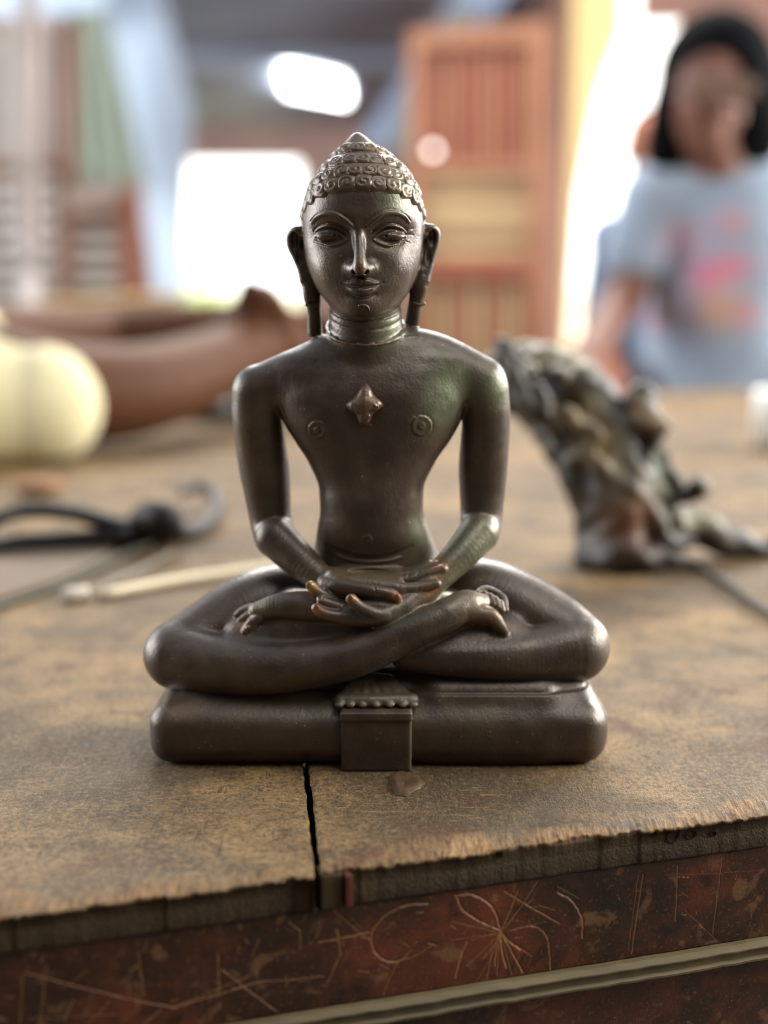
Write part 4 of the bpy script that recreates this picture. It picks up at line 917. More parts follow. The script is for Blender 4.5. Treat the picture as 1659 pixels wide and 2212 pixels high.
for i in range(9):
    x = 914+26*i; slabpoly('slat', [(x, 104-i), (x+20, 103-i), (x+20, 352), (x, 352)], CYY+0.02, 0.03, [M_W2, M_W2, M_W1][i % 3] if i not in (7,) else M_W2, cab, 0.003)
slabpoly('rail', [(912, 352), (1148, 352), (1148, 376), (912, 376)], CYY, 0.06, M_W1, cab, 0.004)
for i, (y0_, y1_, m_) in enumerate(((378, 404, M_W3), (406, 432, M_W4), (434, 470, M_W3), (472, 500, M_W3), (502, 522, M_W4), (524, 556, M_W3))): slabpoly('shelf_board', [(912, y0_), (1148, y0_), (1148, y1_), (912, y1_)], CYY+0.015+0.006*(i % 2), 0.035, m_, cab, 0.003)
slabpoly('rail', [(912, 558), (1148, 558), (1148, 604), (912, 604)], CYY, 0.06, M_W2, cab, 0.004)
for i in range(9):
    x = 914+26*i; slabpoly('slat', [(x, 608), (x+20, 608), (x+20, 1500), (x, 1500)], CYY+0.02, 0.03, [M_W1, M_W3, M_W1][i % 3], cab, 0.003)
bb = at(935, 325, 3.4)
def uvs(name, c, r, mat, parent=None, n=16, m=10, sq=(1, 1, 1)):
    V_ = []; F_ = []
    for j in range(m+1):
        for i in range(n):
            a = math.pi*j/m; b = 2*math.pi*i/n; V_.append((c[0]+r*sq[0]*math.sin(a)*math.cos(b), c[1]+r*sq[1]*math.sin(a)*math.sin(b), c[2]+r*sq[2]*math.cos(a)))
    for j in range(m):
        for i in range(n): F_.append((j*n+i, (j+1)*n+i, (j+1)*n+(i+1) % n, j*n+(i+1) % n))
    return raw(name, V_, F_, mat, parent, True)
lamp = empty('small_lamp', bb, 'small glowing round lamp hanging in front of the wooden cabinet', 'lamp')
uvs('bulb', (0, 0, 0), 0.011, emit('small_lamp_glow', (1, 0.90, 0.85, 1), 3.6), lamp)
tube('cord', [bb+Vector((0, 0, 0.011)), bb+Vector((0, 0.1, 0.6)), Vector((bb.x, bb.y+0.1, roof_z(bb.y+0.1)+0.01))], 0.0012, plain('lamp_cord', sl(120, 110, 104)), lamp, 6)

# ---- louvred shutters and other things at the left
M_SL = plain('weathered_grey_slat', sl(174, 166, 160), 0.7, 0.10, 5); M_SL2 = plain('weathered_mauve_slat', sl(160, 144, 138), 0.7, 0.12, 5); M_BR = wood('brown_frame_wood', sl(92, 60, 44), sl(126, 88, 66), 'Z', 3)
M_RB = wood('red_brown_frame_wood', sl(100, 56, 40), sl(138, 82, 60), 'Z', 3)
LY = 2.9
sh = empty('louvred_shutter', Vector((at(40, 600, LY).x, LY, FZ)), 'tall pale slatted shutter standing at the far left', 'shutter')
slabpoly('stile', [(138, 40), (160, 40), (142, 1500), (120, 1500)], LY, 0.05, M_BR, sh); slabpoly('stile', [(-90, 40), (-60, 40), (-60, 1500), (-90, 1500)], LY, 0.05, M_BR, sh)
slabpoly('top_rail', [(-90, 30), (160, 40), (158, 62), (-90, 52)], LY, 0.05, M_SL2, sh)
for i in range(7):
    x = -58+28*i; slabpoly('slat', [(x, 60), (x+22, 60), (x+30, 350), (x+9, 350)], LY+0.01, 0.03, M_SL if i < 4 else M_SL2, sh, 0.003)
slabpoly('mid_rail', [(-90, 352), (140, 352), (140, 372), (-90, 372)], LY, 0.05, M_BR, sh)
for i in range(12):
    y = 376+44*i; slabpoly('louvre', [(-60, y+(0 if i else -2)), (124, y), (124, y+30), (-60, y+30)], LY+0.012, 0.02, M_SL, sh, 0.003)
slabpoly('back_board', [(-90, 45), (140, 45), (130, 1500), (-90, 1500)], LY+0.05, 0.02, M_SL2, sh)
sh2 = empty('small_louvred_shutter', Vector((at(230, 600, 2.6).x, 2.6, FZ)), 'lower slatted shutter with a red-brown frame below the green cloth', 'shutter')
slabpoly('stile', [(255, 405), (298, 395), (330, 1500), (292, 1500)], 2.6, 0.05, M_RB, sh2, 0.004); slabpoly('stile', [(128, 430), (150, 425), (150, 1500), (128, 1500)], 2.6, 0.05, M_BR, sh2, 0.004)
slabpoly('top_rail', [(140, 415), (262, 400), (266, 445), (140, 462)], 2.6, 0.05, M_SL2, sh2); slabpoly('rail', [(140, 452), (262, 436), (264, 452), (140, 470)], 2.595, 0.05, M_BR, sh2)
for i in range(12):
    y = 474+44*i; slabpoly('louvre', [(150, y), (268+2*i, y), (270+2*i, y+26), (150, y+26)], 2.612, 0.02, [M_SL2, M_SL][i % 2] if i < 2 else M_SL, sh2, 0.003)
slabpoly('back_board', [(140, 420), (270, 405), (300, 1500), (140, 1500)], 2.65, 0.02, plain('shutter_back_wood', sl(112, 92, 80)), sh2)
# hanging green cloth
def cloth():
    V_ = []; F_ = []; n, m = 40, 30
    for j in range(m+1):
        t_ = j/m; y = 20+385*t_; xl = 152+(-8)*t_; xr = 228+(312-228)*min(1, t_*1.05)
        for i in range(n+1):
            s = i/n; p = at(xl+(xr-xl)*s, y-6*math.sin(s*3)*t_, 4.37); V_.append((p.x, p.y+0.018*math.sin(s*19+t_*2)*(0.4+t_), p.z))
    for j in range(m):
        for i in range(n): a = j*(n+1)+i; F_.append((a, a+n+1, a+n+2, a+1))
    o = raw('draped_cloth', V_, F_, plain('sage_green_cloth', sl(146, 156, 142), 0.9, 0.10, 4), None, True); md = o.modifiers.new('thick', 'SOLIDIFY'); md.thickness = 0.004
    tag(o, 'sage green cloth hanging between the shutter and the pale blue post', 'cloth')
cloth()
tag(slabpoly('bench', [(60, 655), (360, 640), (350, 712), (60, 730)], 2.35, 0.22, wood('golden_brown_wood', sl(124, 98, 58), sl(156, 126, 78), 'X', 3), None, 0.004), 'golden brown wooden bench seat behind the bare leg', 'bench')
tag(tube('grey_strap', [at(62, -80, 1.9), at(62, 300, 1.9), at(64, 640, 1.9), at(66, 790, 1.55)], 0.017, plain('grey_strap', sl(166, 156, 152), 0.7), None, 10, 6), 'pale grey strap hanging in front of the left shutter', 'strap')

# ================================================================== PEOPLE
M_SKIN = plain('brown_skin', sl(108, 72, 60), 0.5, 0.10, 6); M_SKIN2 = plain('darker_brown_skin', sl(76, 47, 29), 0.6, 0.10, 6, 0.12)
def mm(v): return np.array(v)*1000
def sculpt(name, ops, h, mat, parent, attrs=None):
    lo = np.min([o[1] for o in ops if o[4] == 'add'], 0)-2*h; hi = np.max([o[2] for o in ops if o[4] == 'add'], 0)+2*h
    v, q = polygonise(ops, lo, hi, h); return npmesh(name, v/1000-np.array(parent.location), q, mat, parent, attrs=attrs(v) if attrs else None)
def hand_ops(o, wrist, dirv, upv, r=9.0, curl=0.35, side=1):
    """palm, four fingers and a thumb leaving its side"""
    w_ = mm(wrist) if max(abs(x) for x in wrist) < 20 else np.array(wrist); d = np.array(dirv)/np.linalg.norm(dirv); u = np.array(upv)-d*np.dot(upv, d); u /= np.linalg.norm(u); s = np.cross(d, u)*side
    for i, k in enumerate((-1.5, -0.5, 0.5, 1.5)): o.chain([w_+s*k*9, w_+d*82+s*k*19], [15, 11.5], k=14, n=1)
    for i, (k, L) in enumerate(((-1.5, 62), (-0.5, 76), (0.5, 80), (1.5, 70))):
        a = w_+d*80+s*k*20; b = a+d*L*0.5-u*L*0.5*curl; c = b+d*L*0.42*(1-curl)-u*L*0.5*(curl+0.25); o.chain([a, b, c], [9.8, 8.8, 7.4], k=4, n=1)
    a = w_+d*18+s*22; b = a+d*34+s*26-u*8; c = b+d*30+s*8-u*8; o.chain([a, b, c], [13, 10.5, 8.5], k=7, n=1)
def figure_head(o, c, yaw=0.0, s=1.0, tilt=0.0):
    """head of 225 mm with eye sockets, nose, mouth, chin and ears"""
    M = np.array(Matrix.Rotation(yaw, 3, 'Z')@Matrix.Rotation(tilt, 3, 'Y')); L = lambda x, y, z: np.array(c)+M@(np.array([x, y, z])*s)
    o.ell(L(0, 10, 25), np.array([74, 92, 88])*s, 6, rot=M); o.ell(L(0, -22, -35), np.array([60, 62, 78])*s, 22, rot=M); o.ell(L(0, -58, -92), np.array([22, 20, 18])*s, 18, rot=M)
    for sx in (-1, 1):
        o.ell(L(sx*31, -88, 4), np.array([19, 18, 12])*s, 10, 'sub', rot=M); o.ell(L(sx*30, -68, 3), np.array([14, 13, 11])*s, 3, rot=M); o.chain([L(sx*14, -82, 20), L(sx*34, -80, 26), L(sx*54, -62, 20)], [5*s, 6*s, 4*s], 8)
        o.ell(L(sx*78, 18, -8), np.array([7, 18, 31])*s, 4, rot=M); o.ell(L(sx*36, -66, -38), np.array([20, 16, 20])*s, 16, rot=M)
    o.chain([L(0, -80, 14), L(0, -96, -14), L(0, -106, -28)], [7*s, 9*s, 12*s], 8); o.ell(L(-12, -92, -32), np.array([8, 9, 7])*s, 5, rot=M); o.ell(L(12, -92, -32), np.array([8, 9, 7])*s, 5, rot=M)
    o.chain([L(-24, -78, -59), L(0, -90, -56), L(24, -78, -59)], [4*s, 6.5*s, 4*s], 4); o.chain([L(-20, -78, -70), L(0, -88, -72), L(20, -78, -70)], [4*s, 7*s, 4*s], 4); o.chain([L(-26, -84, -64), L(0, -97, -64), L(26, -84, -64)], 2.2*s, 2, 'sub')
# ---- woman in the printed grey-blue T-shirt
WY = 1.80
def woman():
    hc = mm(at(1524, 208, WY)); root = empty('person', Vector((hc[0]/1000+0.03, WY+0.05, FZ)), 'person with black hair in a printed grey-blue T-shirt beyond the table at right', 'person')
    S = 0.86; b = Ops(); figure_head(b, hc, yaw=0.12, s=S, tilt=0.05)
    nk = mm(at(1548, 355, WY+0.03)); sh_l = mm(at(1412, 425, WY+0.05)); sh_r = sh_l+np.array([285, 10, -6]); hip = mm(at(1560, 800, WY+0.08)); hip[2] -= 80
    b.chain([hc+[6, 30, -60], nk, nk+[0, 20, -60]], [52, 50, 58], k=20, n=1)
    el = mm(at(1352, 640, WY+0.02)); wr_ = mm(at(1262, 770, WY-0.20)); el2 = sh_r+np.array([45, -10, -215]); wr2 = el2+np.array([-40, -200, -95])
    b.chain([sh_l, el, wr_], [46, 37, 25], k=10, n=1); b.chain([sh_r, el2, wr2], [46, 37, 25], k=10, n=1); b.chain([sh_l, (sh_l+sh_r)/2+[0, 20, 10], sh_r], [48, 70, 48], k=40, n=1)
    b.chain([(sh_l+sh_r)/2+[0, 20, -60], hip], [105, 120], k=60, n=1)
    hand_ops(b, wr_, wr_-el, (0, -0.4, 1), side=-1); hand_ops(b, wr2, wr2-el2, (0, -0.2, 1), side=1)
    for s in (-1, 1):
        h_ = hip+np.array([s*85, 0, -20]); kn_ = h_+np.array([s*20, -330 if s > 9 else 60, -330]); an = np.array([kn_[0], kn_[1]+20, FZ*1000+75]); b.chain([h_, kn_, an], [82, 56, 38], k=20, n=1); b.chain([an+[0, 20, -30], an+[0, -130, -45]], [36, 26], k=14, n=1)
    b.rbox((400, 900, -50), (900, 660, 51), 2, 3, 'sub')
    sculpt('body', b, 7.0, M_SKIN, root)
    sh_ = Ops(); sh_.chain([sh_l+[12, 0, 0], (sh_l+sh_r)/2+[0, 15, 6], sh_r-[12, 0, 0]], [58, 80, 58], k=40, n=1); sh_.chain([(sh_l+sh_r)/2+[0, 18, -60], hip+[0, 0, 30]], [128, 152], k=50, n=1)
    sh_.chain([sh_l, sh_l*0.42+el*0.58+[-4, 0, 0]], [56, 56], k=25, n=1); sh_.chain([sh_r, sh_r*0.45+el2*0.55], [56, 56], k=25, n=1)
    sh_.chain([nk+[0, -14, 34], nk+[0, 14, 60]], [58, 60], k=14, mode='sub', n=1); sh_.rbox(hip+[0, 0, -130], (260, 260, 60), 5, 4, 'sub')
    # T-shirt with a pink and red print on the chest (dye in the cloth)
    t = NT('printed_tshirt'); v = t.coord(); fold = t.noise(v, 7, 3); base = t.ramp(fold, [(0.3, sl(116, 128, 144)), (0.7, sl(144, 157, 174))])
    a = t.attr('print'); base = t.mix(a.outputs['Alpha'], base, a.outputs['Color']); t.set(Base_Color=base, Roughness=0.9)
    def pr(V):
        P_ = lambda x, y: mm(at(x, y, WY-0.08)); sp = [(P_(1490, 520), (34, 150, 34), sl(190, 120, 130), 0.6), (P_(1590, 480), (26, 150, 22), sl(196, 110, 116), 0.6), (P_(1540, 600), (28, 150, 22), sl(206, 84, 120), 0.9),
              (P_(1590, 575), (34, 150, 20), sl(200, 90, 110), 0.8), (P_(1560, 670), (44, 150, 34), sl(190, 140, 112), 0.9), (P_(1500, 665), (18, 150, 60), sl(150, 120, 140), 0.5), (P_(1440, 705), (14, 150, 14), sl(214, 96, 116), 0.9), (P_(1455, 660), (18, 150, 20), sl(196, 150, 130), 0.6), (P_(1625, 680), (16, 150, 20), sl(196, 110, 120), 0.7)]
        return {'print': tint_at(V, sp)}
    sculpt('t_shirt', sh_, 7.0, t.m, root, pr)['label'] = 'grey-blue T-shirt with a pink and red print'
    ha = Ops(); M = np.array(Matrix.Rotation(0.12, 3, 'Z')); L = lambda x, y, z: hc+M@np.array([x, y, z])*S
    ha.ell(L(34, 34, 40), (102, 100, 112), 10); ha.ell(L(0, -88, -26), (60, 76, 86), 12, 'sub')
    for x, y, z, r in ((92, 20, 0, 56), (104, 25, -60, 54), (100, 30, -110, 44), (-52, 32, -20, 40), (-60, 40, -80, 38), (-62, 42, -120, 30), (0, 90, -60, 60)): ha.ell(L(x, y, z), (r, r, r*1.1), 24)
    sculpt('hair', ha, 7.0, plain('black_hair', sl(12, 12, 15), 0.9, 0.3, 30, 0.05), root)
    tr = Ops()
    for s in (-1, 1):
        h_ = hip+np.array([s*85, 0, -20]); kn_ = h_+np.array([s*20, 60, -330]); an = np.array([kn_[0], kn_[1]+20, FZ*1000+130]); tr.chain([h_+[0, 0, 20], kn_, an], [98, 72, 58], k=20, n=1)
    tr.chain([hip+[-60, 0, 40], hip+[60, 0, 40]], [106, 106], k=30, n=1); sculpt('trousers', tr, 12.0, plain('dark_trousers', sl(60, 58, 66), 0.9), root)
    # spectacles, both lenses in one skin-toned brown
    gm = plain('spectacle_frame', sl(60, 50, 44), 0.4); lens = NT('spectacle_lens'); lens.set(Base_Color=sl(104, 80, 64), Roughness=0.4, Metallic=0.0)
    for sx in (-1, 1):
        c = L(sx*32, -100, 3)/1000; th_ = np.linspace(0, 2*math.pi, 17); tube('spectacle_rim', [Vector(c)+Vector((0.027*math.cos(a_), 0, 0.021*math.sin(a_))) for a_ in th_], 0.0018, gm, root, 6, 2)
        uvs('spectacle_lens', Vector(c)-root.location, 0.025, lens.m, root, sq=(1, 0.06, 0.78))
        tube('spectacle_arm', [Vector(L(sx*60, -98, 5)/1000), Vector(L(sx*80, -40, 4)/1000), Vector(L(sx*80, 20, 0)/1000)], 0.0018, gm, root, 6, 2)
woman()
# ---- second person, mostly hidden behind her
def behind():
    Y = 2.75; hc = mm(at(1408, 318, Y)); root = empty('person', Vector((hc[0]/1000+0.05, Y, FZ)), 'person in a dark blue top half hidden behind the woman\'s shoulder', 'person')
    b = Ops(); figure_head(b, hc, yaw=-0.3, s=0.84); nk = hc+np.array([12, 20, -130]); b.chain([hc+[5, 25, -60], nk], [48, 50], k=20, n=1); sl_ = nk+np.array([-95, 25, -75]); sr_ = nk+np.array([190, 30, -75])
    b.chain([sl_, sl_+[-20, 0, -250], sl_+[20, -150, -400]], [42, 36, 26], k=10, n=1); b.chain([sr_, sr_+[20, 0, -250], sr_+[-20, -150, -400]], [42, 36, 26], k=10, n=1); b.chain([(sl_+sr_)/2+[0, 0, -40], (sl_+sr_)/2+[0, 0, -470]], [95, 105], k=40, n=1)
    hand_ops(b, sl_+[20, -150, -400], (40, -150, -150), (0, 0, 1)); hand_ops(b, sr_+[-20, -150, -400], (-40, -150, -150), (0, 0, 1), side=-1)
    hip = (sl_+sr_)/2+np.array([0, 0, -500])
    for s in (-1, 1): b.chain([hip+[s*80, 0, 0], hip+[s*85, 20, -330], [hip[0]+s*85, hip[1]+40, FZ*1000+60]], [80, 58, 38], k=20, n=1); b.chain([[hip[0]+s*85, hip[1]+40, FZ*1000+38], [hip[0]+s*88, hip[1]-110, FZ*1000+28]], [36, 26], k=12, n=1)
    sculpt('body', b, 9.0, plain('warm_brown_skin', sl(140, 84, 60), 0.5, 0.1, 6), root)
    s_ = Ops(); s_.chain([sl_, (sl_+sr_)/2+[0, 0, 10], sr_], [52, 70, 52], k=30, n=1); s_.chain([(sl_+sr_)/2+[0, 0, -40], hip], [112, 122], k=40, n=1); s_.chain([sl_, sl_+[-20, 0, -200]], [50, 50], k=20, n=1); s_.chain([sr_, sr_+[20, 0, -200]], [50, 50], k=20, n=1); s_.ell(nk, (60, 56, 30), 8, 'sub')
    sculpt('top', s_, 9.0, plain('dark_blue_cotton', sl(92, 106, 128), 0.9, 0.1, 6), root)
    h_ = Ops(); h_.ell(hc+[10, 24, 24], (68, 84, 76), 8); h_.ell(hc+[-14, -72, -30], (62, 64, 80), 14, 'sub'); h_.ell(hc+[60, 30, -40], (40, 50, 70), 20); sculpt('hair', h_, 9.0, plain('dark_hair', sl(14, 13, 15), 0.9, 0.3, 30, 0.05), root)
    p_ = Ops()
    for s in (-1, 1): p_.chain([hip+[s*80, 0, 20], hip+[s*85, 20, -330], [hip[0]+s*85, hip[1]+40, FZ*1000+110]], [96, 74, 56], k=20, n=1)
    sculpt('trousers', p_, 13.0, plain('grey_trousers', sl(80, 80, 84), 0.9), root)
behind()
# ---- person sitting on the table at the left, in cream clothing
def sitter():
    root = empty('person', Vector((-0.62, 1.05, 0.0)), 'person in cream shorts sitting on the table, bare leg stretched to the right', 'person')
    b = Ops(); hipA = np.array([-640, 930, 112.0]); knA = mm(at(50, 868, 0.84)); knA[2] = 66
    anA = mm(at(590, 765, 1.18)); anA[2] = 100
    b.chain([hipA, knA], [90, 60], k=20, n=1); b.chain([knA, mm(at(330, 836, 0.95)), anA], [58, 50, 36], k=16)
    # the foot, sole turned to the viewer, toes up
    ft_ = mm(at(560, 735, 1.17)); hl = mm(at(640, 782, 1.2))
    b.chain([anA, hl], [38, 34], k=12, n=1); b.chain([hl, mm(at(600, 720, 1.17)), mm(at(560, 665, 1.14))], [34, 33, 34], k=12)
    for i, (x, y, r) in enumerate(((538, 622, 14), (560, 628, 11), (578, 638, 10), (594, 648, 9.5), (608, 660, 9))): b.chain([mm(at(x+8, y+40, 1.14)), mm(at(x, y, 1.12))], [r*1.25, r], k=6, n=1)
    # the other leg, folded behind
    hipB = np.array([-650, 1180, 84.0]); knB = mm(at(250, 740, 1.5)); anB = mm(at(520, 705, 1.42)); knB[2] = max(knB[2], 60)
    b.chain([hipB, knB], [66, 52], k=20, n=1); b.chain([knB, (knB+anB)/2, anB], [54, 46, 34], k=14); b.chain([anB, anB+[150, 10, -6]], [34, 28], k=12, n=1)
    for i in range(5): b.chain([anB+[140, -24+i*13, -6], anB+[180-i*6, -26+i*14, -8]], [13-i, 10-i*0.7], k=5, n=1)
    top = np.array([-790, 1090, 560.0]); b.chain([(hipA+hipB)/2+[-30, 0, 0], (top+hipA)/2+[0, 60, 0], top], [125, 110, 100], k=60, n=1)
    shA = top+np.array([40, -150, -20]); shB = top+np.array([30, 160, -20]); b.chain([shA, top, shB], [52, 75, 52], k=40, n=1)
    b.chain([top, top+[20, 0, 120]], [56, 54], k=25, n=1); hd = top+np.array([40, 0, 220]); figure_head(b, hd, yaw=math.radians(75), s=0.98)
    for s_, o_ in ((shA, -1), (shB, 1)):
        e_l = s_+np.array([90, o_*70, -250]); w_l = np.array([-600, 1070+o_*90, 230.0]); b.chain([s_, e_l, w_l], [46, 38, 27], k=12, n=1); hand_ops(b, w_l, w_l-e_l, (0, 0, 1), side=-o_)
    b.rbox((-300, 1000, -50), (900, 900, 51), 2, 3, 'sub')
    sculpt('body', b, 7.0, M_SKIN2, root)
    c = Ops(); mid = mm(at(78, 876, 0.83)); c.chain([hipA+[-30, 0, -20], mid+[0, 0, 0]], [112, 64], k=10, n=1); c.chain([mm(at(-60, 874, 0.8)), mm(at(92, 878, 0.83))], [64, 60], k=8, n=1); c.chain([hipB, hipB*0.7+knB*0.3], [84, 70], k=30, n=1); c.chain([hipA+[-60, 0, 0], hipB+[-60, 0, 0]], [100, 100], k=40, n=1)
    c.rbox((-500, 900, -48), (600, 600, 50), 2, 6, 'sub')
    t = NT('cream_cotton'); v = t.coord(); f = t.noise(v, 9, 3); cc_ = t.ramp(f, [(0.3, sl(184, 176, 138)), (0.7, sl(208, 200, 162))]); a = t.attr('stripe'); cc_ = t.mix(a.outputs['Fac'], cc_, sl(160, 150, 134)); t.set(Base_Color=cc_, Roughness=0.9)
    xs = mm(at(76, 860, 0.80))[0]
    sculpt('shorts', c, 7.0, t.m, root, lambda V: {'stripe': np.exp(-((V[:, 0]-xs)/7.0)**2)*0.5})['label'] = 'cream shorts with a grey seam stripe'
    s2 = Ops(); s2.chain([(hipA+hipB)/2+[-20, 0, 60], (top+hipA)/2+[0, 60, 0], top+[0, 0, -20]], [140, 126, 112], k=60, n=1); s2.chain([shA, top, shB], [62, 82, 62], k=40, n=1)
    for s_, o_ in ((shA, -1), (shB, 1)): s2.chain([s_, s_+[50, o_*40, -140]], [60, 56], k=20, n=1)
    s2.ell(top+[15, 0, 75], (66, 66, 40), 8, 'sub'); sculpt('shirt', s2, 10.0, plain('cream_shirt', sl(200, 192, 156), 0.9, 0.08, 4), root)
    hh = Ops(); hh.ell(hd+[-14, 0, 34], (96, 84, 88), 10); hh.ell(hd+[74, 10, -30], (66, 60, 84), 14, 'sub'); sculpt('hair', hh, 9.0, plain('short_black_hair', sl(32, 30, 32), 0.5, 0.3, 30), root)
sitter()
# dark sandal by the foot
def sandal():
    p = gnd(482, 905); o = Ops(); c = mm(p)
    o.chain([c+[-60, 10, 14], c+[0, 0, 13], c+[70, -10, 14]], [12, 12, 12], k=4, flat=((0, 1, 0), 3.0)); 
    root = empty('sandal', p, 'black sandal on the table behind the statue\'s right shoulder', 'sandal')
    o2 = Ops(); o2.chain([c+[-50, -30, 16], c+[-10, 0, 30], c+[0, 32, 16]], [7, 9, 7], k=2); o2.chain([c+[30, -32, 16], c+[20, 0, 30], c+[25, 34, 16]], [7, 8, 7], k=2)
    bm_ = plain('black_rubber', sl(30, 27, 26), 0.5); sculpt('sole', o, 4.0, bm_, root); sculpt('strap', o2, 3.0, bm_, root)
sandal()

# ================================================================== THINGS ON THE TABLE
M_BLACK = plain('black_leather', sl(24, 20, 19), 0.6, 0.2, 20)
def G(px, py, z=0.0): return gnd(px, py, z)
# black strap with a hooked end
st = empty('leather_strap', G(250, 1150), 'black looped leather strap with a curled hook end on the table at left', 'strap')
tube('strap_loop', [G(-60, 1150, 0.012), G(0, 1118, 0.022), G(80, 1102, 0.030), G(170, 1110, 0.026), G(270, 1140, 0.014), G(340, 1150, 0.010)], [0.0085, 0.0082, 0.008, 0.009, 0.011, 0.012], M_BLACK, st, 10, 8, 0.7)
tube('strap_loop', [G(-60, 1186, 0.008), G(60, 1172, 0.008), G(180, 1166, 0.008), G(290, 1158, 0.009), G(360, 1150, 0.010)], [0.007, 0.008, 0.009, 0.011, 0.012], M_BLACK, st, 10, 8, 0.8)
tube('knot', [G(300, 1135, 0.014), G(325, 1118, 0.024), G(360, 1120, 0.026), G(372, 1140, 0.016)], [0.010, 0.013, 0.012, 0.008], M_BLACK, st, 10, 6)
tube('hook', [G(345, 1150, 0.010), G(400, 1150, 0.008), G(446, 1132, 0.009), G(470, 1100, 0.012), G(458, 1062, 0.018), G(425, 1050, 0.020), G(395, 1064, 0.018)], [0.009, 0.007, 0.006, 0.006, 0.0055, 0.005, 0.0035], plain('dark_horn', sl(36, 31, 28), 0.5, 0.2, 20), st, 10, 8)
sk_ = tube('thin_stick', [G(-60, 1330, 0.003), G(120, 1268, 0.003), G(250, 1205, 0.004), G(330, 1172, 0.005)], 0.0022, plain('dark_green_stick', sl(62, 62, 48), 0.6)); tag(sk_, 'thin dark greenish stick running to the left edge, nearest the viewer', 'stick')
sk_ = tube('thin_stick', [G(195, 1280, 0.003), G(280, 1240, 0.003), G(370, 1195, 0.004)], 0.0017, plain('grey_stick', sl(112, 104, 92), 0.6)); tag(sk_, 'thin grey stick beside the end of the pale rod', 'stick')
rd = tube('pale_rod', [G(215, 1284, 0.004), G(400, 1250, 0.004), G(640, 1216, 0.004)], 0.0044, plain('pale_bare_wood', sl(206, 190, 158), 0.5, 0.08, 20), None, 12, 6, 0.6); tag(rd, 'pale straight wooden rod lying behind the statue at left', 'rod')
tip = tube('white_peg', [G(140, 1286, 0.005), G(190, 1280, 0.005)], 0.0045, plain('dull_white_plastic', sl(190, 180, 166), 0.5), None, 10, 4); tag(tip, 'short dull white peg at the near end of the pale rod', 'peg')
og = slabpoly('dark_shade_sheet', [(0, 0), (1, 0), (0, 1)], 0, 0.1, M_BLACK); bpy.data.objects.remove(og)
def flatsheet(name, pts, mat, th=0.002, parent=None):
    P_ = [gnd(a, b, 0.0012) for a, b in pts]; n = len(P_); V_ = [tuple(p) for p in P_]+[(p.x, p.y, p.z+th) for p in P_]
    import bmesh
    me = bpy.data.meshes.new(name); me.from_pydata(V_, [], [tuple(range(n-1, -1, -1)), tuple(range(n, 2*n))]+[(i, (i+1) % n, n+(i+1) % n, n+i) for i in range(n)])
    b = bmesh.new(); b.from_mesh(me); bmesh.ops.recalc_face_normals(b, faces=b.faces); b.to_mesh(me); b.free(); return link(name, me, mat)
tag(flatsheet('dark_shade_sheet', [(-60, 1188), (110, 1178), (255, 1180), (235, 1205), (120, 1258), (-60, 1312)], plain('grey_brown_shade', sl(112, 98, 84), 0.9, 0.15, 20)), 'flat grey-brown sheet for the dark shade under the black strap', 'cloth')  # flat sheet that colours in the dark shade on the table
tag(uvs('orange_scrap', G(85, 1052, 0.012), 0.024, plain('orange_scrap', sl(126, 88, 56), 0.7), None, sq=(1, 0.8, 0.35)), 'small orange-brown scrap beyond the black strap at left', 'scrap')
# black cord at the right
cd = tube('black_cord', [G(1380, 1205, 0.004), G(1480, 1212, 0.003), G(1560, 1255, 0.003), G(1640, 1312, 0.003), G(1740, 1375, 0.003)], 0.0022, plain('black_cord', sl(46, 42, 40), 0.6), None, 8, 8); tag(cd, 'thin black cord trailing from the dark root to the right edge', 'cord')
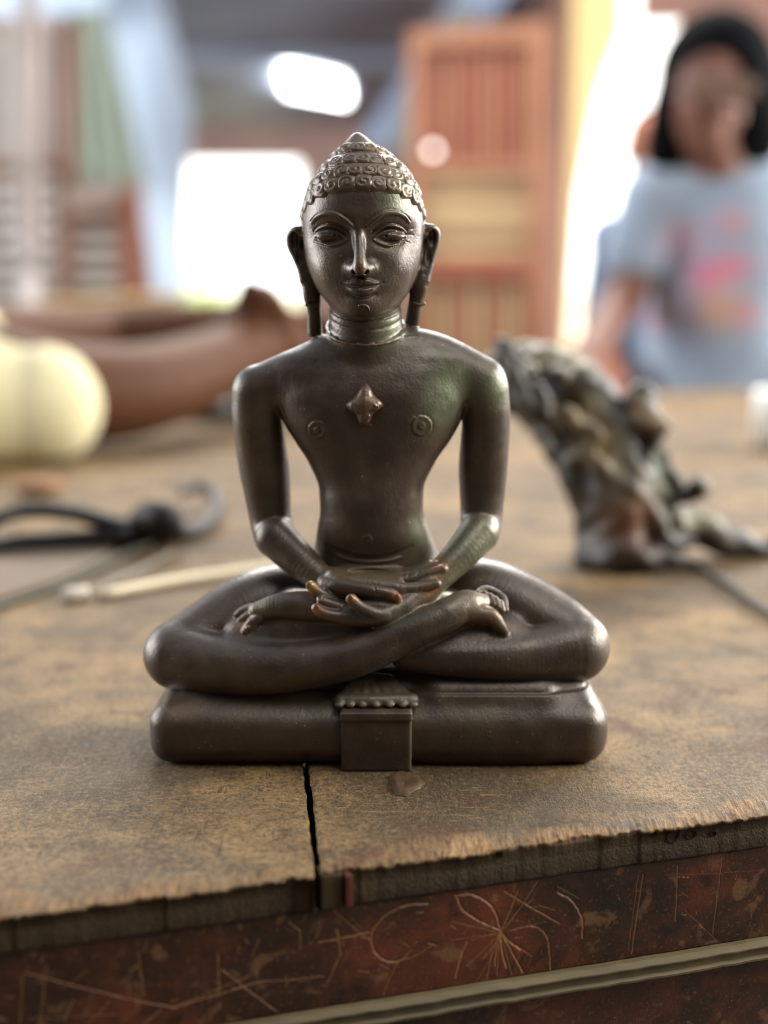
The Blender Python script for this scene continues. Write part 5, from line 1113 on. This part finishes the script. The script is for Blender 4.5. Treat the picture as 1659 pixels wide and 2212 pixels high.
# ---- dark knotted root
def root_piece():
    c0_ = G(1360, 1215); base = empty('carved_root', c0_, 'dark gnarled root with tan patches arching over the table at right', 'carving'); Y0 = c0_.y
    def Rr(px, py, dy=0.0): return mm(at(px, py, Y0+dy))
    o = Ops(); 
    o.chain([Rr(1290, 1185, 0.0), Rr(1300, 1120), Rr(1280, 1040), Rr(1240, 960, 0.01), Rr(1190, 890, 0.03), Rr(1120, 840, 0.05), Rr(1020, 820, 0.08)], [17, 20, 21, 22, 21, 20, 15], k=6)
    o.chain([Rr(1340, 1180, -0.01), Rr(1340, 1080, -0.01), Rr(1330, 990, 0), Rr(1290, 900, 0.01), Rr(1240, 830, 0.03), Rr(1150, 790, 0.05), Rr(1080, 785, 0.07)], [21, 24, 23, 22, 20, 17, 12], k=6)
    o.chain([Rr(1390, 1190, 0.01), Rr(1410, 1100, 0.01), Rr(1410, 1010, 0.01), Rr(1395, 930, 0), Rr(1385, 860, 0)], [19, 17, 14, 12, 9], k=6)
    o.ell(Rr(1385, 880, 0), (13, 14, 17), 5); o.ell(Rr(1408, 915, -0.01), (11, 11, 9), 4)
    o.chain([Rr(1400, 1170, 0), Rr(1480, 1140, 0.01), Rr(1560, 1165, 0.01), Rr(1640, 1185, 0.02), Rr(1720, 1180, 0.02)], [18, 15, 12, 9, 7], k=6)
    o.chain([Rr(1430, 980, 0.0), Rr(1450, 1020, 0), Rr(1470, 1065, 0)], [5, 4.5, 5], k=3); o.chain([Rr(1465, 1072, 0), Rr(1490, 1070, 0), Rr(1512, 1050, 0)], [5.5, 6, 7.5], k=3)
    o.chain([Rr(1270, 1205, -0.01), Rr(1350, 1200, -0.03), Rr(1450, 1205, -0.02)], [10, 13, 9], k=5)
    r3 = random.Random(11)
    for i in range(46):
        t_ = r3.random(); path = [(1100, 800), (1180, 830), (1250, 900), (1310, 980), (1330, 1070), (1350, 1160), (1440, 1160), (1400, 950)]; p_ = path[r3.randrange(len(path))]
        q = Rr(p_[0]+r3.uniform(-45, 45), p_[1]+r3.uniform(-45, 45), -0.016+r3.uniform(0, 0.03)); rr_ = r3.uniform(5, 11); o.ell(q, (rr_, rr_*1.1, rr_*r3.uniform(0.7, 1.5)), 3, r3.choice(['add', 'add', 'sub']))
    for i in range(9):
        x = 1110+i*38; pts = [Rr(x+r3.uniform(-20, 20), 800+i*38+r3.uniform(-30, 30), -0.02), Rr(x+r3.uniform(20, 60), 830+i*40+r3.uniform(-20, 40), -0.025), Rr(x+r3.uniform(40, 90), 880+i*38+r3.uniform(-20, 40), -0.02)]; o.chain(pts, [4, 5.5, 3], k=2)
    for d_ in (o,):
        f_ = lambda X: (1.6*np.sin(X[:, 0]*0.21+2*np.sin(X[:, 2]*0.11))*np.sin(X[:, 2]*0.17+X[:, 1]*0.13)).astype(f32); o.append((f_, np.full(3, -1e4), np.full(3, 1e4), 0, 'disp'))
    def col(V):
        n_ = fbm(V[:, 0]/16.0+40, V[:, 2]/16.0+40, 90, 3); a = np.clip((n_-0.56)*8, 0, 1); c = np.zeros((len(V), 4)); c[:, :3] = np.array(sl(124, 110, 82)[:3]); c[:, 3] = a*0.8
        sp = [(Rr(1245, 890, -0.01), (14, 30, 9), sl(176, 158, 120), 0.95), (Rr(1290, 960, -0.01), (12, 30, 12), sl(160, 142, 106), 0.9), (Rr(1325, 1010, -0.01), (7, 30, 16), sl(136, 124, 92), 0.8), (Rr(1360, 1120, -0.02), (18, 30, 18), sl(120, 78, 56), 0.9),
              (Rr(1210, 770, 0.03), (45, 40, 9), sl(150, 138, 106), 0.7), (Rr(1375, 880, -0.01), (6, 30, 8), sl(170, 146, 116), 0.8), (Rr(1412, 905, -0.01), (7, 30, 6), sl(180, 156, 128), 0.85), (Rr(1430, 1040, -0.01), (7, 30, 22), sl(120, 124, 100), 0.8), (Rr(1520, 1120, 0), (30, 30, 7), sl(130, 124, 92), 0.8)]
        c2 = tint_at(V, sp); a1 = c[:, 3:4]; a2 = c2[:, 3:4]; out = np.zeros_like(c); out[:, 3:4] = a2+a1*(1-a2)*0.45; wgt = a2/np.maximum(a2+a1*(1-a2)*0.45, 1e-5); out[:, :3] = c2[:, :3]*wgt+c[:, :3]*(1-wgt); return {'patch': out}
    t = NT('dark_root_wood'); v = t.coord(); n_ = t.noise(v, 60, 4); b_ = t.ramp(n_, [(0.3, sl(22, 19, 17)), (0.7, sl(50, 44, 38))]); a = t.attr('patch'); b_ = t.mix(a.outputs['Alpha'], b_, a.outputs['Color']); t.set(Base_Color=b_, Roughness=0.5); t.bump(n_, 0.5, 0.004)
    o.rbox(mm(c0_)+np.array([0, 0, -99]), (400, 400, 100), 1, 1, 'sub')
    sculpt('gnarled_wood', o, 2.4, t.m, base, col)
root_piece()
# added white mug in place of the sunlit gap at the lower right
def mug():
    p = gnd(1690, 968); prof = [(0.0, 0), (0.026, 0), (0.031, 0.004), (0.033, 0.03), (0.034, 0.062), (0.0315, 0.062), (0.030, 0.03), (0.026, 0.006), (0.0, 0.005)]; n = 28; V_ = []; F_ = []
    for r, z in prof:
        for i in range(n): V_.append((r*math.cos(2*math.pi*i/n), r*math.sin(2*math.pi*i/n), z))
    for j in range(len(prof)-1):
        for i in range(n): F_.append((j*n+i, j*n+(i+1) % n, (j+1)*n+(i+1) % n, (j+1)*n+i))
    e = empty('sunlit_gap_mug', p, 'added white mug standing in for the sunlit gap at the right edge beyond the root', 'mug'); m_ = plain('white_glaze', sl(250, 248, 240), 0.25, 0.0); raw('cup', V_, F_, m_, e, True)
    tube('handle', [p+Vector((0.032, 0.004, 0.05)), p+Vector((0.054, 0.006, 0.045)), p+Vector((0.054, 0.006, 0.02)), p+Vector((0.032, 0.004, 0.014))], 0.004, m_, e, 8, 6)
mug()
